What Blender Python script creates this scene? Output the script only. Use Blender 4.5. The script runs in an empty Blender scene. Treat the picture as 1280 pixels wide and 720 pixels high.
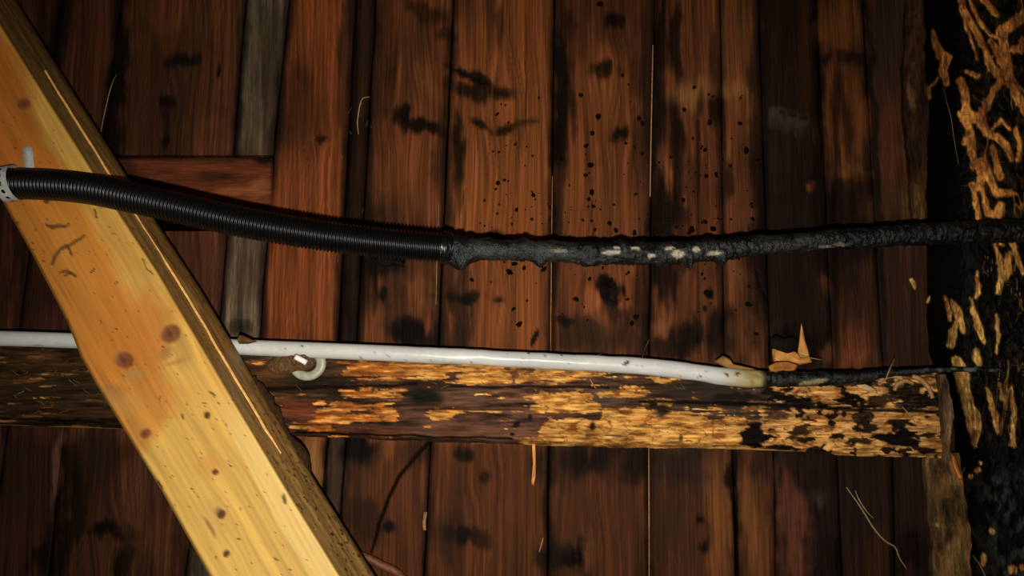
import bpy, math, random
import numpy as np
from mathutils import Vector, Euler

sc = bpy.context.scene
# ---------------------------------------------------------------- camera, light, exposure
F = 970.0                      # focal length in pixels of the 1280x720 frame
PITCH = math.radians(9.0)
CAM = np.array([0.0, -1.0, 1.5])
cd = bpy.data.cameras.new('camera'); cam = bpy.data.objects.new('camera', cd)
sc.collection.objects.link(cam)
cd.sensor_width = 36.0; cd.lens = F / 1280 * 36.0
cam.location = CAM; cam.rotation_euler = (math.radians(90) + PITCH, 0, 0)
cd.clip_start = 0.01
sc.camera = cam

w = bpy.data.worlds.new('world'); sc.world = w; w.use_nodes = True
bg = w.node_tree.nodes['Background']
bg.inputs['Color'].default_value = (1.0, 0.86, 0.68, 1); bg.inputs['Strength'].default_value = 0.02

ld = bpy.data.lights.new('phone_flash', 'SPOT'); flash = bpy.data.objects.new('phone_flash', ld)
sc.collection.objects.link(flash)
flash.location = (-0.006, -1.0, 1.5 - 0.028)
flash.rotation_euler = (math.radians(90) + PITCH - math.radians(2.5), 0, math.radians(2.0))
ld.energy = 33.5; ld.color = (1.0, 0.94, 0.84); ld.shadow_soft_size = 0.004
ld.spot_size = math.radians(104); ld.spot_blend = 1.0

sc.view_settings.view_transform = 'Standard'; sc.view_settings.look = 'None'
sc.view_settings.gamma = 1.0; sc.view_settings.use_curve_mapping = False
sc.view_settings.exposure = 0.0

# ---------------------------------------------------------------- helpers
CP, SP = math.cos(PITCH), math.sin(PITCH)

def P(px, py, y):
    """world point where the sight line of a reference pixel meets the vertical plane at depth y"""
    px = np.asarray(px, float); py = np.asarray(py, float); y = np.asarray(y, float)
    u = (px - 640) / F; v = (360 - py) / F
    dx = u; dy = CP - v * SP; dz = SP + v * CP
    t = (y - CAM[1]) / dy
    return np.stack([CAM[0] + dx * t, y + 0 * t, CAM[2] + dz * t], -1)

def px_size(px, py, y):
    u = (px - 640) / F; v = (360 - py) / F
    return (y - CAM[1]) / (CP - v * SP) / F

def lin(c):
    c = np.clip(np.asarray(c, float) / 255.0, 0, 1)
    return np.where(c <= 0.04045, c / 12.92, ((c + 0.055) / 1.055) ** 2.4)

def smooth(a, b, x):
    t = np.clip((x - a) / (b - a), 0, 1); return t * t * (3 - 2 * t)

def _h(ix, iy, s):
    n = (ix.astype(np.int64) * 374761393 + iy.astype(np.int64) * 668265263 + s * 1274126177) & 0xFFFFFFFF
    n = ((n ^ (n >> 13)) * 1274126177) & 0xFFFFFFFF
    n = n ^ (n >> 16)
    return (n & 0xFFFF) / 65535.0 * 2 - 1

def noise(x, y, s=0):
    x = np.asarray(x, float); y = np.asarray(y, float)
    ix = np.floor(x); iy = np.floor(y); fx = x - ix; fy = y - iy
    ux = fx * fx * (3 - 2 * fx); uy = fy * fy * (3 - 2 * fy)
    a = _h(ix, iy, s); b = _h(ix + 1, iy, s); c = _h(ix, iy + 1, s); d = _h(ix + 1, iy + 1, s)
    return (a * (1 - ux) + b * ux) * (1 - uy) + (c * (1 - ux) + d * ux) * uy

def fbm(x, y, s=0, o=4):
    r = 0; a = 1.0; t = 0
    for k in range(o):
        r = r + a * noise(x, y, s + 17 * k); t += a; a *= 0.5
        x = np.asarray(x) * 2.03 + 3.1; y = np.asarray(y) * 2.03 + 1.7
    return r / t * 1.5

def mix(col, c, m):
    return col + (np.asarray(c, float) - col) * m[..., None]

def blobs(px, py, lst, col, seed=0, wob=0.35, fib=0.0):
    """paint stains of their own shape: (cx, cy, rx, ry, rot, colour, strength[, softness])"""
    wx = fbm(px * 0.045, py * 0.03, 71 + seed, 4); wy = fbm(px * 0.045, py * 0.03, 91 + seed, 4)
    fb = fbm(px * .16, py * .022, 55 + seed, 4) if fib else wx
    for b in lst:
        cx, cy, rx, ry, rot, c, st = b[:7]; so = b[7] if len(b) > 7 else 0.5
        R = max(rx, ry) * 1.8 + 4
        sel = (abs(px - cx) < R) & (abs(py - cy) < R)
        if not sel.any(): continue
        q = min(rx, ry) * wob + 1.0
        X = px[sel] - cx + wx[sel] * q; Y = py[sel] - cy + wy[sel] * q
        a = math.radians(rot); ca, sa = math.cos(a), math.sin(a)
        r = np.sqrt(((X * ca + Y * sa) / rx) ** 2 + ((-X * sa + Y * ca) / ry) ** 2)
        m = st * (1 - smooth(1 - so, 1 + so, r - fib * fb[sel]))
        col[sel] = mix(col[sel], c, m)
    return col

def seg_dist(px, py, pts):
    """distance to a polyline of (x, y, r) minus its radius"""
    best = np.full(px.shape, 1e9)
    if len(pts) == 1:
        x, y, r = pts[0]; return np.hypot(px - x, py - y) - r
    for (x0, y0, r0), (x1, y1, r1) in zip(pts[:-1], pts[1:]):
        dx, dy = x1 - x0, y1 - y0; L = dx * dx + dy * dy + 1e-9
        t = np.clip(((px - x0) * dx + (py - y0) * dy) / L, 0, 1)
        best = np.minimum(best, np.hypot(px - x0 - t * dx, py - y0 - t * dy) - (r0 + t * (r1 - r0)))
    return best

def line(pts):
    ys = [p[1] for p in pts]; xs = [p[0] for p in pts]
    def f(y):
        y = np.asarray(y, float)
        r = np.interp(y, ys, xs)
        k0 = (xs[1] - xs[0]) / (ys[1] - ys[0]); k1 = (xs[-1] - xs[-2]) / (ys[-1] - ys[-2])
        r = np.where(y < ys[0], xs[0] + (y - ys[0]) * k0, r)
        return np.where(y > ys[-1], xs[-1] + (y - ys[-1]) * k1, r)
    return f

# ---------------------------------------------------------------- objects
WORLD = {}
def make_obj(name, verts, faces, mat, parent=None, cols=None, smooth_mask=None, origin=None):
    verts = np.asarray(verts, float).reshape(-1, 3)
    if origin is None: origin = (verts.min(0) + verts.max(0)) / 2
    origin = np.asarray(origin, float)
    me = bpy.data.meshes.new(name)
    v = verts - origin
    faces = [np.asarray(f) for f in (faces if isinstance(faces, list) else [faces])]
    me.vertices.add(len(v)); me.vertices.foreach_set('co', v.ravel())
    tot = np.concatenate([np.full(len(f), f.shape[1]) for f in faces])
    idx = np.concatenate([f.ravel() for f in faces])
    me.loops.add(len(idx)); me.loops.foreach_set('vertex_index', idx)
    me.polygons.add(len(tot))
    me.polygons.foreach_set('loop_start', np.concatenate([[0], np.cumsum(tot)[:-1]]))
    if smooth_mask is None: smooth_mask = np.ones(len(tot), bool)
    me.polygons.foreach_set('use_smooth', smooth_mask)
    me.update(calc_edges=True); me.validate()
    if cols is not None:
        ca = me.color_attributes.new('Col', 'FLOAT_COLOR', 'POINT')
        c4 = np.ones((len(v), 4)); c4[:, :3] = np.asarray(cols).reshape(-1, 3)
        ca.data.foreach_set('color', c4.ravel())
    me.materials.append(mat)
    o = bpy.data.objects.new(name, me); sc.collection.objects.link(o)
    pw = np.zeros(3)
    if parent is not None:
        o.parent = parent; pw = WORLD[parent.name]
    o.location = origin - pw
    WORLD[o.name] = origin
    return o

def thing(name, label, cat, loc, group=None):
    o = bpy.data.objects.new(name, None); sc.collection.objects.link(o)
    o.empty_display_size = 0.02
    o.location = loc; WORLD[o.name] = np.asarray(loc, float)
    o['label'] = label; o['category'] = cat
    if group: o['group'] = group
    return o

def tag(o, label=None, cat=None, group=None, kind=None):
    if label: o['label'] = label
    if cat: o['category'] = cat
    if group: o['group'] = group
    if kind: o['kind'] = kind
    return o

def grid_faces(nv, nu, off=0, wrap=False):
    i = np.arange(nv - 1)[:, None]; j = np.arange(nu if wrap else nu - 1)[None, :]
    j2 = (j + 1) % nu
    a = i * nu + j; b = i * nu + j2; c = (i + 1) * nu + j2; d = (i + 1) * nu + j
    return np.stack([a, d, c, b], -1).reshape(-1, 4) + off

def slab(name, pts, cols, mat, parent=None, back=None, back_y=None, side_scale=0.75):
    """closed board: dense front surface pts[nv,nu,3], sides and back; back = offset or plane y"""
    nv, nu = pts.shape[:2]
    V = [pts.reshape(-1, 3)]; C = [cols.reshape(-1, 3)]; Fc = [grid_faces(nv, nu)]
    ring = [(i, 0) for i in range(nv)] + [(nv - 1, j) for j in range(1, nu)] + \
           [(i, nu - 1) for i in range(nv - 2, -1, -1)] + [(0, j) for j in range(nu - 2, 0, -1)]
    ri = np.array(ring); fr = pts[ri[:, 0], ri[:, 1]]; fc = cols[ri[:, 0], ri[:, 1]]
    bk = fr.copy()
    if back_y is not None: bk[:, 1] = back_y
    else: bk = bk + np.asarray(back)
    n = len(ring); o1 = nv * nu
    V += [fr, bk]; C += [fc * side_scale, fc * side_scale]
    k = np.arange(n); k2 = (k + 1) % n
    Fc.append(np.stack([o1 + k, o1 + n + k, o1 + n + k2, o1 + k2], -1)[:, ::-1])
    # back as quads between left and right rows
    li = np.array([o1 + n + i for i in range(nv)])
    rr = [o1 + n + (nv - 1) + (nu - 1)] + [o1 + n + (nv - 1) + (nu - 1) + q for q in range(1, nv)]
    rri = np.array(rr)[::-1]
    Fc.append(np.stack([li[:-1], rri[:-1], rri[1:], li[1:]], -1)[:, ::-1])
    nf = [len(f) for f in Fc]
    sm = np.concatenate([np.ones(nf[0], bool), np.zeros(nf[1] + nf[2], bool)])
    return make_obj(name, np.concatenate(V), Fc, mat, parent, np.concatenate(C), sm)

def catmull(pts, n):
    p = np.asarray(pts, float); p = np.vstack([2 * p[0] - p[1], p, 2 * p[-1] - p[-2]])
    m = len(p) - 3; out = []
    for t in np.linspace(0, m - 1e-6, n * 4):
        i = int(t); f = t - i; a, b, c, d = p[i:i + 4]
        out.append(0.5 * (2 * b + (c - a) * f + (2 * a - 5 * b + 4 * c - d) * f * f + (3 * b - a - 3 * c + d) * f ** 3))
    out = np.array(out)
    s = np.concatenate([[0], np.cumsum(np.linalg.norm(np.diff(out[:, :3], axis=0), axis=1))])
    q = np.linspace(0, s[-1], n)
    return np.stack([np.interp(q, s, out[:, k]) for k in range(out.shape[1])], -1), q

def tube(name, pts, rad, mat, parent=None, n=40, m=16, disp=None, color=None, cap=True, squash=None):
    """pts: list of world points (or [.,4] with radius). disp(s, theta)->radius factor add; color(s, th, ctr)"""
    c, s = catmull(pts, n)
    ctr = c[:, :3]
    r = np.full(n, rad) if np.isscalar(rad) else (c[:, 3] if rad is None else np.interp(s / s[-1], np.linspace(0, 1, len(rad)), rad))
    T = np.gradient(ctr, axis=0); T /= np.linalg.norm(T, axis=1)[:, None]
    up = np.array([0, 1.0, 0.02]); A = np.cross(T, up); A /= np.linalg.norm(A, axis=1)[:, None]
    B = np.cross(T, A)
    th = np.linspace(0, 2 * math.pi, m, endpoint=False)
    S, TH = np.meshgrid(s, th, indexing='ij')
    R = r[:, None] + (disp(S, TH) if disp else 0)
    ring = ctr[:, None] + R[..., None] * (np.cos(TH)[..., None] * A[:, None] + np.sin(TH)[..., None] * B[:, None])
    V = [ring.reshape(-1, 3)]; Fc = [grid_faces(n, m, wrap=True)]
    cols = None
    CTR = np.repeat(ctr[:, None], m, 1)
    if color is not None: cols = [color(S, TH, ring).reshape(-1, 3)]
    if cap:
        V += [ctr[:1], ctr[-1:]]; a = n * m
        k = np.arange(m); k2 = (k + 1) % m
        Fc.append(np.stack([np.full(m, a), k, k2], -1))
        Fc.append(np.stack([np.full(m, a + 1), (n - 1) * m + k2, (n - 1) * m + k], -1))
        if cols: cols += [cols[0][:1], cols[0][(n - 1) * m:(n - 1) * m + 1]]
    return make_obj(name, np.concatenate(V), Fc, mat, parent, None if cols is None else np.concatenate(cols))

# ---------------------------------------------------------------- materials
def mat_painted(name, rough=0.6, scale=(60, 60, 4), rot=(0, 0, 0), amt=0.35, bump=0.25, spec=0.35, detail=6, coat=0.0, vary_rough=0.15, dist=0.0015):
    """colour attribute (stains, knots, sorts of wood) times fine procedural grain, with relief"""
    m = bpy.data.materials.new(name); m.use_nodes = True; t = m.node_tree; N = t.nodes; Lk = t.links
    b = N['Principled BSDF']
    at = N.new('ShaderNodeAttribute'); at.attribute_name = 'Col'
    ge = N.new('ShaderNodeNewGeometry')
    mp = N.new('ShaderNodeMapping'); mp.inputs['Rotation'].default_value = rot
    Lk.new(ge.outputs['Position'], mp.inputs['Vector'])
    mp2 = N.new('ShaderNodeMapping'); mp2.inputs['Scale'].default_value = scale
    Lk.new(mp.outputs['Vector'], mp2.inputs['Vector'])
    nz = N.new('ShaderNodeTexNoise'); nz.inputs['Scale'].default_value = 1.0
    nz.inputs['Detail'].default_value = detail; nz.inputs['Roughness'].default_value = 0.65
    Lk.new(mp2.outputs['Vector'], nz.inputs['Vector'])
    mr = N.new('ShaderNodeMapRange')
    mr.inputs['From Min'].default_value = 0.3; mr.inputs['From Max'].default_value = 0.7
    mr.inputs['To Min'].default_value = 1 - amt; mr.inputs['To Max'].default_value = 1 + amt
    Lk.new(nz.outputs['Fac'], mr.inputs['Value'])
    mx = N.new('ShaderNodeVectorMath'); mx.operation = 'SCALE'
    Lk.new(at.outputs['Color'], mx.inputs[0]); Lk.new(mr.outputs['Result'], mx.inputs['Scale'])
    Lk.new(mx.outputs['Vector'], b.inputs['Base Color'])
    rr = N.new('ShaderNodeMapRange'); rr.inputs['To Min'].default_value = rough - vary_rough; rr.inputs['To Max'].default_value = rough + vary_rough
    rr.inputs['From Min'].default_value = 0.3; rr.inputs['From Max'].default_value = 0.7
    Lk.new(nz.outputs['Fac'], rr.inputs['Value']); Lk.new(rr.outputs['Result'], b.inputs['Roughness'])
    b.inputs['Specular IOR Level'].default_value = spec
    b.inputs['Coat Weight'].default_value = coat
    bp = N.new('ShaderNodeBump'); bp.inputs['Strength'].default_value = bump; bp.inputs['Distance'].default_value = dist
    Lk.new(nz.outputs['Fac'], bp.inputs['Height']); Lk.new(bp.outputs['Normal'], b.inputs['Normal'])
    return m

def mat_plain(name, col, rough=0.5, metal=0.0, spec=0.5, scale=120, amt=0.15, bump=0.1, dist=0.001):
    m = bpy.data.materials.new(name); m.use_nodes = True; t = m.node_tree; N = t.nodes; Lk = t.links
    b = N['Principled BSDF']; b.inputs['Roughness'].default_value = rough; b.inputs['Metallic'].default_value = metal
    b.inputs['Specular IOR Level'].default_value = spec
    ge = N.new('ShaderNodeNewGeometry'); nz = N.new('ShaderNodeTexNoise'); nz.inputs['Scale'].default_value = scale; nz.inputs['Detail'].default_value = 5
    Lk.new(ge.outputs['Position'], nz.inputs['Vector'])
    rp = N.new('ShaderNodeValToRGB'); c = lin(col)
    rp.color_ramp.elements[0].position = 0.3; rp.color_ramp.elements[1].position = 0.7
    rp.color_ramp.elements[0].color = (*(c * (1 - amt)), 1); rp.color_ramp.elements[1].color = (*np.clip(c * (1 + amt), 0, 1), 1)
    Lk.new(nz.outputs['Fac'], rp.inputs['Fac']); Lk.new(rp.outputs['Color'], b.inputs['Base Color'])
    bp = N.new('ShaderNodeBump'); bp.inputs['Strength'].default_value = bump; bp.inputs['Distance'].default_value = dist
    Lk.new(nz.outputs['Fac'], bp.inputs['Height']); Lk.new(bp.outputs['Normal'], b.inputs['Normal'])
    return m

M_plank = mat_painted('stained_plank_wood', 0.62, (640, 640, 8), amt=0.40, bump=0.22, spec=0.04)
M_beam = mat_painted('weathered_beam_wood', 0.7, (36, 260, 420), amt=0.42, bump=0.6, spec=0.06, dist=0.0025)
M_brace = mat_painted('planed_pine', 0.55, (260, 260, 8), rot=(0, math.radians(31), 0), amt=0.10, bump=0.12, spec=0.3, dist=0.0008)
M_post = mat_painted('charred_log_wood', 0.62, (260, 260, 90), amt=0.5, bump=0.6, spec=0.10, dist=0.003)
M_bark = mat_painted('fibrous_bark', 0.85, (320, 320, 60), amt=0.6, bump=0.8, spec=0.1, dist=0.003)
M_tar = mat_painted('burnt_tar_sheath', 0.36, (520, 520, 520), amt=0.6, bump=0.9, spec=0.42, dist=0.0014)
M_pipe = mat_painted('white_plastic_pipe', 0.30, (160, 160, 160), amt=0.05, bump=0.03, spec=0.45, vary_rough=0.08)
M_flake = mat_painted('raw_wood_flake', 0.7, (120, 300, 60), amt=0.35, bump=0.5, spec=0.06)
M_conduit = mat_plain('black_corrugated_plastic', (6, 6, 6), 0.35, spec=0.5, scale=500, amt=0.4, bump=0.1)
M_felt = mat_plain('dark_backing', (9, 5, 3), 0.95, spec=0.02, scale=60, amt=0.3)
M_strap = mat_plain('galvanised_strap', (178, 180, 176), 0.42, metal=0.1, scale=300, amt=0.2)
M_nail = mat_plain('bright_nail', (250, 248, 242), 0.3, metal=0.0, scale=300, amt=0.05)
M_ring = mat_plain('milky_plastic', (168, 168, 148), 0.4, scale=200, amt=0.15)
M_dirt = mat_plain('crumbly_dirt', (104, 72, 36), 0.9, scale=350, amt=0.6, bump=0.7, dist=0.003)
M_straw = mat_plain('dry_straw', (150, 124, 82), 0.6, scale=300, amt=0.25)
M_twig = mat_plain('reddish_twig', (112, 62, 34), 0.6, scale=250, amt=0.4, bump=0.4)
M_drop = mat_plain('tar_drop', (15, 8, 4), 0.8, spec=0.03, scale=300, amt=0.3)
M_sliver = mat_plain('lit_edge_and_shred', (168, 120, 74), 0.6, scale=200, amt=0.35)  # pale tone stands for light on plank edges; also colours the bark shreds

# ---------------------------------------------------------------- the plank wall
Y0, Y1 = -200, 920
E = [line(p) for p in [
    [(-300, 0), (-390, 720)],
    [(-150, 0), (-236, 720)],
    [(-22, 0), (-106, 720)],
    [(76, 0), (-14, 720)],
    [(152, 0), (128, 190), (100, 440), (80, 540), (62, 720)],
    [(308, 0), (292, 195), (275, 400), (234, 700)],
    [(362, 0), (342, 195), (325, 420), (300, 720)],
    [(445, 0), (422, 440), (408, 560), (398, 720)],
    [(470, 0), (446, 430), (432, 560), (420, 720)],
    [(567, 0), (548, 440), (538, 560), (530, 720)],
    [(693, 0), (688, 440), (686, 560), (684, 720)],
    [(818, 0), (811, 440), (812, 720)],
    [(900, 0), (905, 440), (915, 560), (920, 720)],
    [(948, 0), (962, 440), (968, 600), (970, 720)],
    [(1020, 0), (1040, 440), (1052, 720)],
    [(1078, 0), (1102, 440), (1115, 560), (1118, 720)],
    [(1160, 0), (1172, 440), (1176, 720)],
    [(1290, 0), (1310, 720)],
    [(1420, 0), (1450, 720)],
    [(1540, 0), (1580, 720)]]]
# per plank: front depth (m), base colour, gap
W = [(-.006, (84, 44, 22)), (-.004, (84, 44, 22)), (-.006, (78, 40, 22)), (-.002, (76, 40, 24)), (-.006, (88, 47, 25)),
     (-.003, (100, 80, 58)), (-.013, (120, 58, 24)), (0.004, (54, 32, 18)), (-.005, (108, 55, 25)), (-.007, (122, 63, 27)),
     (-.005, (112, 57, 26)), (-.008, (108, 55, 27)), (-.0075, (112, 60, 28)), (-.003, (36, 23, 16)), (-.005, (74, 40, 20)),
     (-.008, (66, 38, 24)), (0.0, (60, 40, 24)), (-.003, (60, 36, 20)), (-.003, (60, 36, 20))]

K = (14, 8, 5)          # soot
D = (40, 24, 15)         # damp dark
STAIN = [
    # upper left
    (230, 75, 15, 10, 10, K, .85), (215, 80, 7, 9, 0, K, .6), (243, 74, 6, 10, 0, K, .7), (273, 90, 3.5, 10, 5, K, .9, .3), (205, 128, 8, 9, 0, K, .85),
    (207, 175, 6, 8, 0, K, .8), (206, 150, 5, 24, 0, K, .5), (148, 110, 10, 110, 5, K, .8), (75, 40, 9, 60, 6, K, .6),
    (300, 100, 5, 110, 4, K, .6), (235, 110, 40, 70, 0, D, .25),
    # red plank and recessed strip
    (400, 172, 6, 5, 0, K, .8), (432, 60, 8, 120, 3, D, .6), (395, 110, 30, 40, 0, (100, 46, 20), .4), (436, 280, 9, 180, 4, K, .35),
    # plank 470-567
    (506, 138, 10, 9, 0, K, .95), (530, 160, 38, 9, 26, K, .9), (535, 15, 22, 12, 20, K, .5), (555, 40, 14, 9, 30, K, .5),
    (480, 60, 12, 90, 3, D, .5), (520, 70, 30, 60, 0, D, .35), (535, 100, 16, 22, 0, (140, 82, 34), .55, .8), (555, 190, 10, 60, 0, D, .6),
    (500, 210, 18, 30, 0, (132, 68, 28), .5, .8), (475, 335, 26, 14, -10, K, .85, .6), (458, 330, 14, 90, 3, K, .6), (476, 368, 4.5, 9, 0, K, .85),
    (510, 416, 26, 14, 12, K, .95), (535, 425, 20, 14, 0, K, .8), (500, 300, 40, 20, 0, D, .3), (540, 350, 8, 60, 0, D, .6),
    (520, 365, 24, 26, 0, (150, 84, 36), .45, .8),
    # plank 567-692
    (588, 94, 28, 5, 25, K, .85, .4), (590, 112, 26, 10, 12, K, .75), (630, 115, 15, 9, 5, K, .9), (600, 155, 14, 5, 30, K, .8), (632, 160, 16, 6, -15, K, .85),
    (660, 152, 14, 4, -10, K, .5), (575, 190, 7, 48, 2, K, .8), (650, 60, 30, 60, 0, (126, 66, 30), .4, .8), (622, 30, 6, 25, 0, D, .6),
    (640, 250, 40, 60, 0, (136, 70, 28), .5, .8), (575, 385, 14, 70, 2, D, .75), (578, 371, 26, 7, 0, K, .7), (592, 373, 9, 7, 0, K, .9), (621, 374, 7, 6, 0, K, .9),
    (620, 294, 9, 9, 0, K, .9), (560, 300, 9, 90, 2, D, .6), (640, 400, 34, 40, 0, (132, 70, 28), .45, .8), (667, 421, 3, 8, 20, K, .9, .3),
    # plank 692-818
    (704, 110, 12, 110, 2, K, .85), (700, 250, 8, 120, 2, K, .55), (770, 20, 12, 10, 0, K, .8), (757, 83, 13, 11, 0, K, .85), (775, 168, 11, 9, 0, K, .9),
    (750, 120, 20, 30, 0, (120, 66, 30), .5, .8), (812, 90, 8, 120, 1, D, .6), (705, 402, 8, 6, 0, K, .85), (698, 398, 5, 4, 0, K, .8),
    (760, 270, 30, 60, 0, (124, 64, 28), .4, .8), (739, 374, 11, 22, 10, (156, 80, 38), .75, .5), (726, 372, 3, 30, 8, (70, 34, 16), .6), (750, 404, 14, 5, 35, (150, 84, 44), .6), (766, 369, 16, 19, 20, K, .97, .25), (768, 368, 7, 9, 20, (46, 34, 28), .5, .4), (750, 356, 9, 8, 0, K, .9), (772, 395, 20, 14, 20, K, .6),
    (740, 420, 40, 18, 0, D, .5), (780, 430, 26, 18, 0, D, .6), (802, 400, 8, 80, 0, K, .6), (800, 200, 10, 90, 0, D, .4),
    # plank 818-905
    (823, 120, 7, 170, 1, K, .7), (846, 55, 8, 55, 3, K, .75), (848, 190, 9, 70, 0, K, .75), (866, 115, 19, 15, 0, (168, 110, 50), .75, .8), (835, 105, 8, 16, 0, (150, 78, 34), .6, .8),
    (875, 130, 6, 20, 0, D, .7), (895, 70, 5, 40, 0, D, .7), (833, 300, 22, 80, 0, K, .85, .4), (826, 410, 20, 10, 25, (120, 74, 44), .6, .6), (860, 425, 22, 22, 0, K, .85),
    (835, 440, 28, 14, 0, K, .7), (872, 280, 20, 60, 0, (120, 58, 26), .45, .8), (876, 380, 16, 26, 0, (128, 64, 30), .4, .8),
    (886, 368, 4, 6, 0, K, .95, .3), (880, 386, 3.5, 3.5, 0, K, .95, .3),
    # plank 905-962
    (922, 112, 18, 13, 0, (156, 96, 44), .7, .8), (900, 140, 9, 22, 0, K, .75), (945, 120, 10, 120, 0, D, .8), (952, 320, 9, 120, -2, K, .75), (910, 232, 6, 24, 0, K, .7),
    (905, 412, 24, 26, 0, K, .8), (935, 425, 24, 30, 0, (120, 68, 36), .5, .7), (930, 250, 18, 50, 0, (112, 58, 30), .4, .8), (912, 30, 25, 60, 0, (92, 54, 24), .5, .8),
    # dark planks on the right
    (985, 146, 24, 8, 12, (92, 72, 54), .7, .5), (985, 155, 26, 8, 5, (66, 48, 38), .6), (985, 60, 24, 70, 0, (40, 22, 16), .6), (985, 300, 40, 90, 0, (26, 16, 13), .6),
    (1005, 60, 12, 60, 0, (70, 36, 18), .5, .8), (1052, 40, 30, 30, 0, (110, 60, 24), .8, .6), (1055, 76, 30, 9, 0, K, .7), (1055, 150, 30, 60, 0, (118, 62, 26), .85, .4), (1050, 120, 8, 30, 0, K, .5), (1060, 165, 5, 36, 0, K, .5), (1045, 180, 4, 40, 0, K, .5),
    (1060, 218, 24, 10, 0, (130, 72, 28), .7, .6), (1055, 300, 40, 70, 0, (30, 18, 14), .9, .4), (1015, 236, 6, 5, 0, (130, 66, 34), .9, .4), (1033, 356, 7, 14, -20, (110, 52, 30), .8, .6),
    (1070, 445, 26, 30, 10, (140, 68, 38), .85, .7), (1034, 442, 12, 10, 0, (140, 72, 50), .7, .7), (1060, 390, 30, 40, 0, (62, 36, 24), .6, .7), (990, 430, 30, 20, 0, K, .8),
    (1108, 60, 26, 60, 0, (58, 42, 32), .7, .6), (1112, 180, 22, 60, 0, (104, 54, 32), .8, .7), (1110, 260, 24, 24, 0, (84, 56, 32), .6), (1140, 250, 12, 30, 0, (120, 90, 44), .5, .7), (1125, 380, 30, 90, 0, (58, 38, 26), .7, .6),
    (1095, 200, 5, 240, -3, K, .6), (1020, 130, 8, 130, -2, K, .5), (1042, 350, 7, 120, -2, K, .5),
    # below the rail
    (20, 600, 24, 90, 4, (48, 26, 20), .8), (72, 585, 6, 50, 8, (122, 74, 56), .75, .5), (90, 640, 14, 90, 6, K, .7), (10, 680, 26, 40, 0, (70, 36, 28), .4), (135, 661, 22, 10, 5, K, .95), (160, 668, 14, 10, 10, K, .9),
    (165, 690, 10, 12, 0, K, .7), (155, 708, 10, 18, 0, K, .8), (170, 610, 20, 50, 10, (102, 58, 34), .5, .8), (200, 670, 26, 50, 0, (100, 56, 28), .5, .8), (120, 570, 26, 40, 0, D, .6), (60, 700, 18, 26, 0, K, .7),
    (30, 350, 30, 90, 0, (36, 20, 14), .7), (62, 380, 14, 60, 0, (62, 32, 22), .5, .8),
    (392, 575, 12, 34, 4, (150, 98, 52), .75, .6), (418, 600, 10, 60, 4, (80, 60, 46), .7, .5), (455, 566, 24, 18, -10, K, .95, .6), (486, 560, 8, 20, 8, (150, 78, 36), .7, .8), (470, 610, 30, 24, 0, (104, 58, 28), .5, .8),
    (455, 660, 26, 24, 0, D, .6), (486, 661, 9, 9, 0, K, .9), (510, 620, 18, 40, 8, (104, 56, 30), .5, .8), (520, 560, 14, 18, 0, D, .5),
    (580, 565, 11, 9, 0, K, .8), (605, 597, 9, 8, 0, K, .9), (580, 668, 16, 10, 0, K, .9), (604, 676, 10, 9, 0, K, .9), (560, 640, 14, 60, 0, D, .5), (620, 640, 26, 70, 0, (104, 50, 26), .5, .8), (555, 600, 14, 50, 2, (90, 46, 24), .5),
    (740, 573, 62, 24, 0, K, .85, .7), (795, 566, 20, 24, 0, K, .8), (720, 560, 14, 12, 0, K, .6), (720, 696, 14, 16, 0, K, .95, .4), (740, 690, 8, 22, -12, (126, 70, 36), .7, .6), (690, 700, 20, 14, 0, K, .6), (775, 640, 26, 70, 0, (84, 42, 24), .5), (715, 630, 22, 44, 0, (86, 44, 24), .5),
    (860, 578, 44, 22, 0, (34, 25, 18), .8, .7), (845, 650, 26, 60, 0, (58, 34, 22), .7), (877, 647, 7, 7, 0, K, .9), (881, 682, 7, 8, 0, K, .9), (900, 650, 12, 80, 2, (140, 78, 32), .7, .7), (892, 590, 12, 30, 0, (116, 66, 32), .5, .8),
    (918, 610, 7, 60, -2, K, .7), (942, 660, 14, 70, -2, (132, 76, 34), .7, .7), (955, 580, 18, 24, 0, D, .7),
    (990, 650, 22, 70, -2, (110, 56, 36), .85, .6), (1025, 625, 14, 12, 40, (96, 72, 54), .7, .7), (1060, 640, 44, 70, 0, (38, 25, 22), .85, .5), (1040, 575, 60, 14, 0, D, .7), (1140, 640, 26, 90, 0, (44, 30, 26), .7), (1140, 690, 20, 26, 0, K, .6),
    # the board run left of the brace, cross pieces
    (250, 330, 50, 40, 0, (72, 40, 24), .5), (300, 410, 16, 10, 0, K, .5), (310, 60, 10, 60, 0, (84, 76, 52), .5),
]
KNOTS = [(765, 370, 18), (720, 696, 16), (757, 83, 12), (775, 168, 10), (506, 138, 12), (592, 373, 10), (621, 374, 8), (605, 597, 9), (580, 668, 12), (205, 128, 8), (230, 76, 12), (400, 172, 7), (135, 661, 14), (630, 115, 12), (632, 160, 10)]
CRACKS = [([(537, 552, 1.6), (518, 572, 1.7), (500, 594, 1.7), (486, 622, 1.6), (474, 655, 1.4), (464, 690, 1.0)], 1.0),
          ([(567, 86, 1.5), (590, 98, 2.0), (610, 106, 1.0)], .9), ([(975, 140, 1.2), (1012, 150, 1.2)], .6),
          ([(873, 150, .8), (873, 300, .9), (874, 440, .8)], .7), ([(658, 20, .6), (657, 190, .6)], .5), ([(740, 250, .5), (742, 330, .5)], .5),
          ([(580, 240, .6), (579, 440, .6)], .4), ([(946, 340, 1.2), (951, 362, 1.4), (958, 372, 1.2)], 1.0), ([(918, 560, 1.2), (922, 720, 1.2)], .8)]

def knot_warp(px, py):
    X = px.copy()
    for kx, ky, r in KNOTS:
        dx = px - kx; dy = py - ky
        X = X - dx * 0.75 * np.exp(-(dx / (2.0 * r)) ** 2 - (dy / (3.6 * r)) ** 2)
    return X

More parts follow.
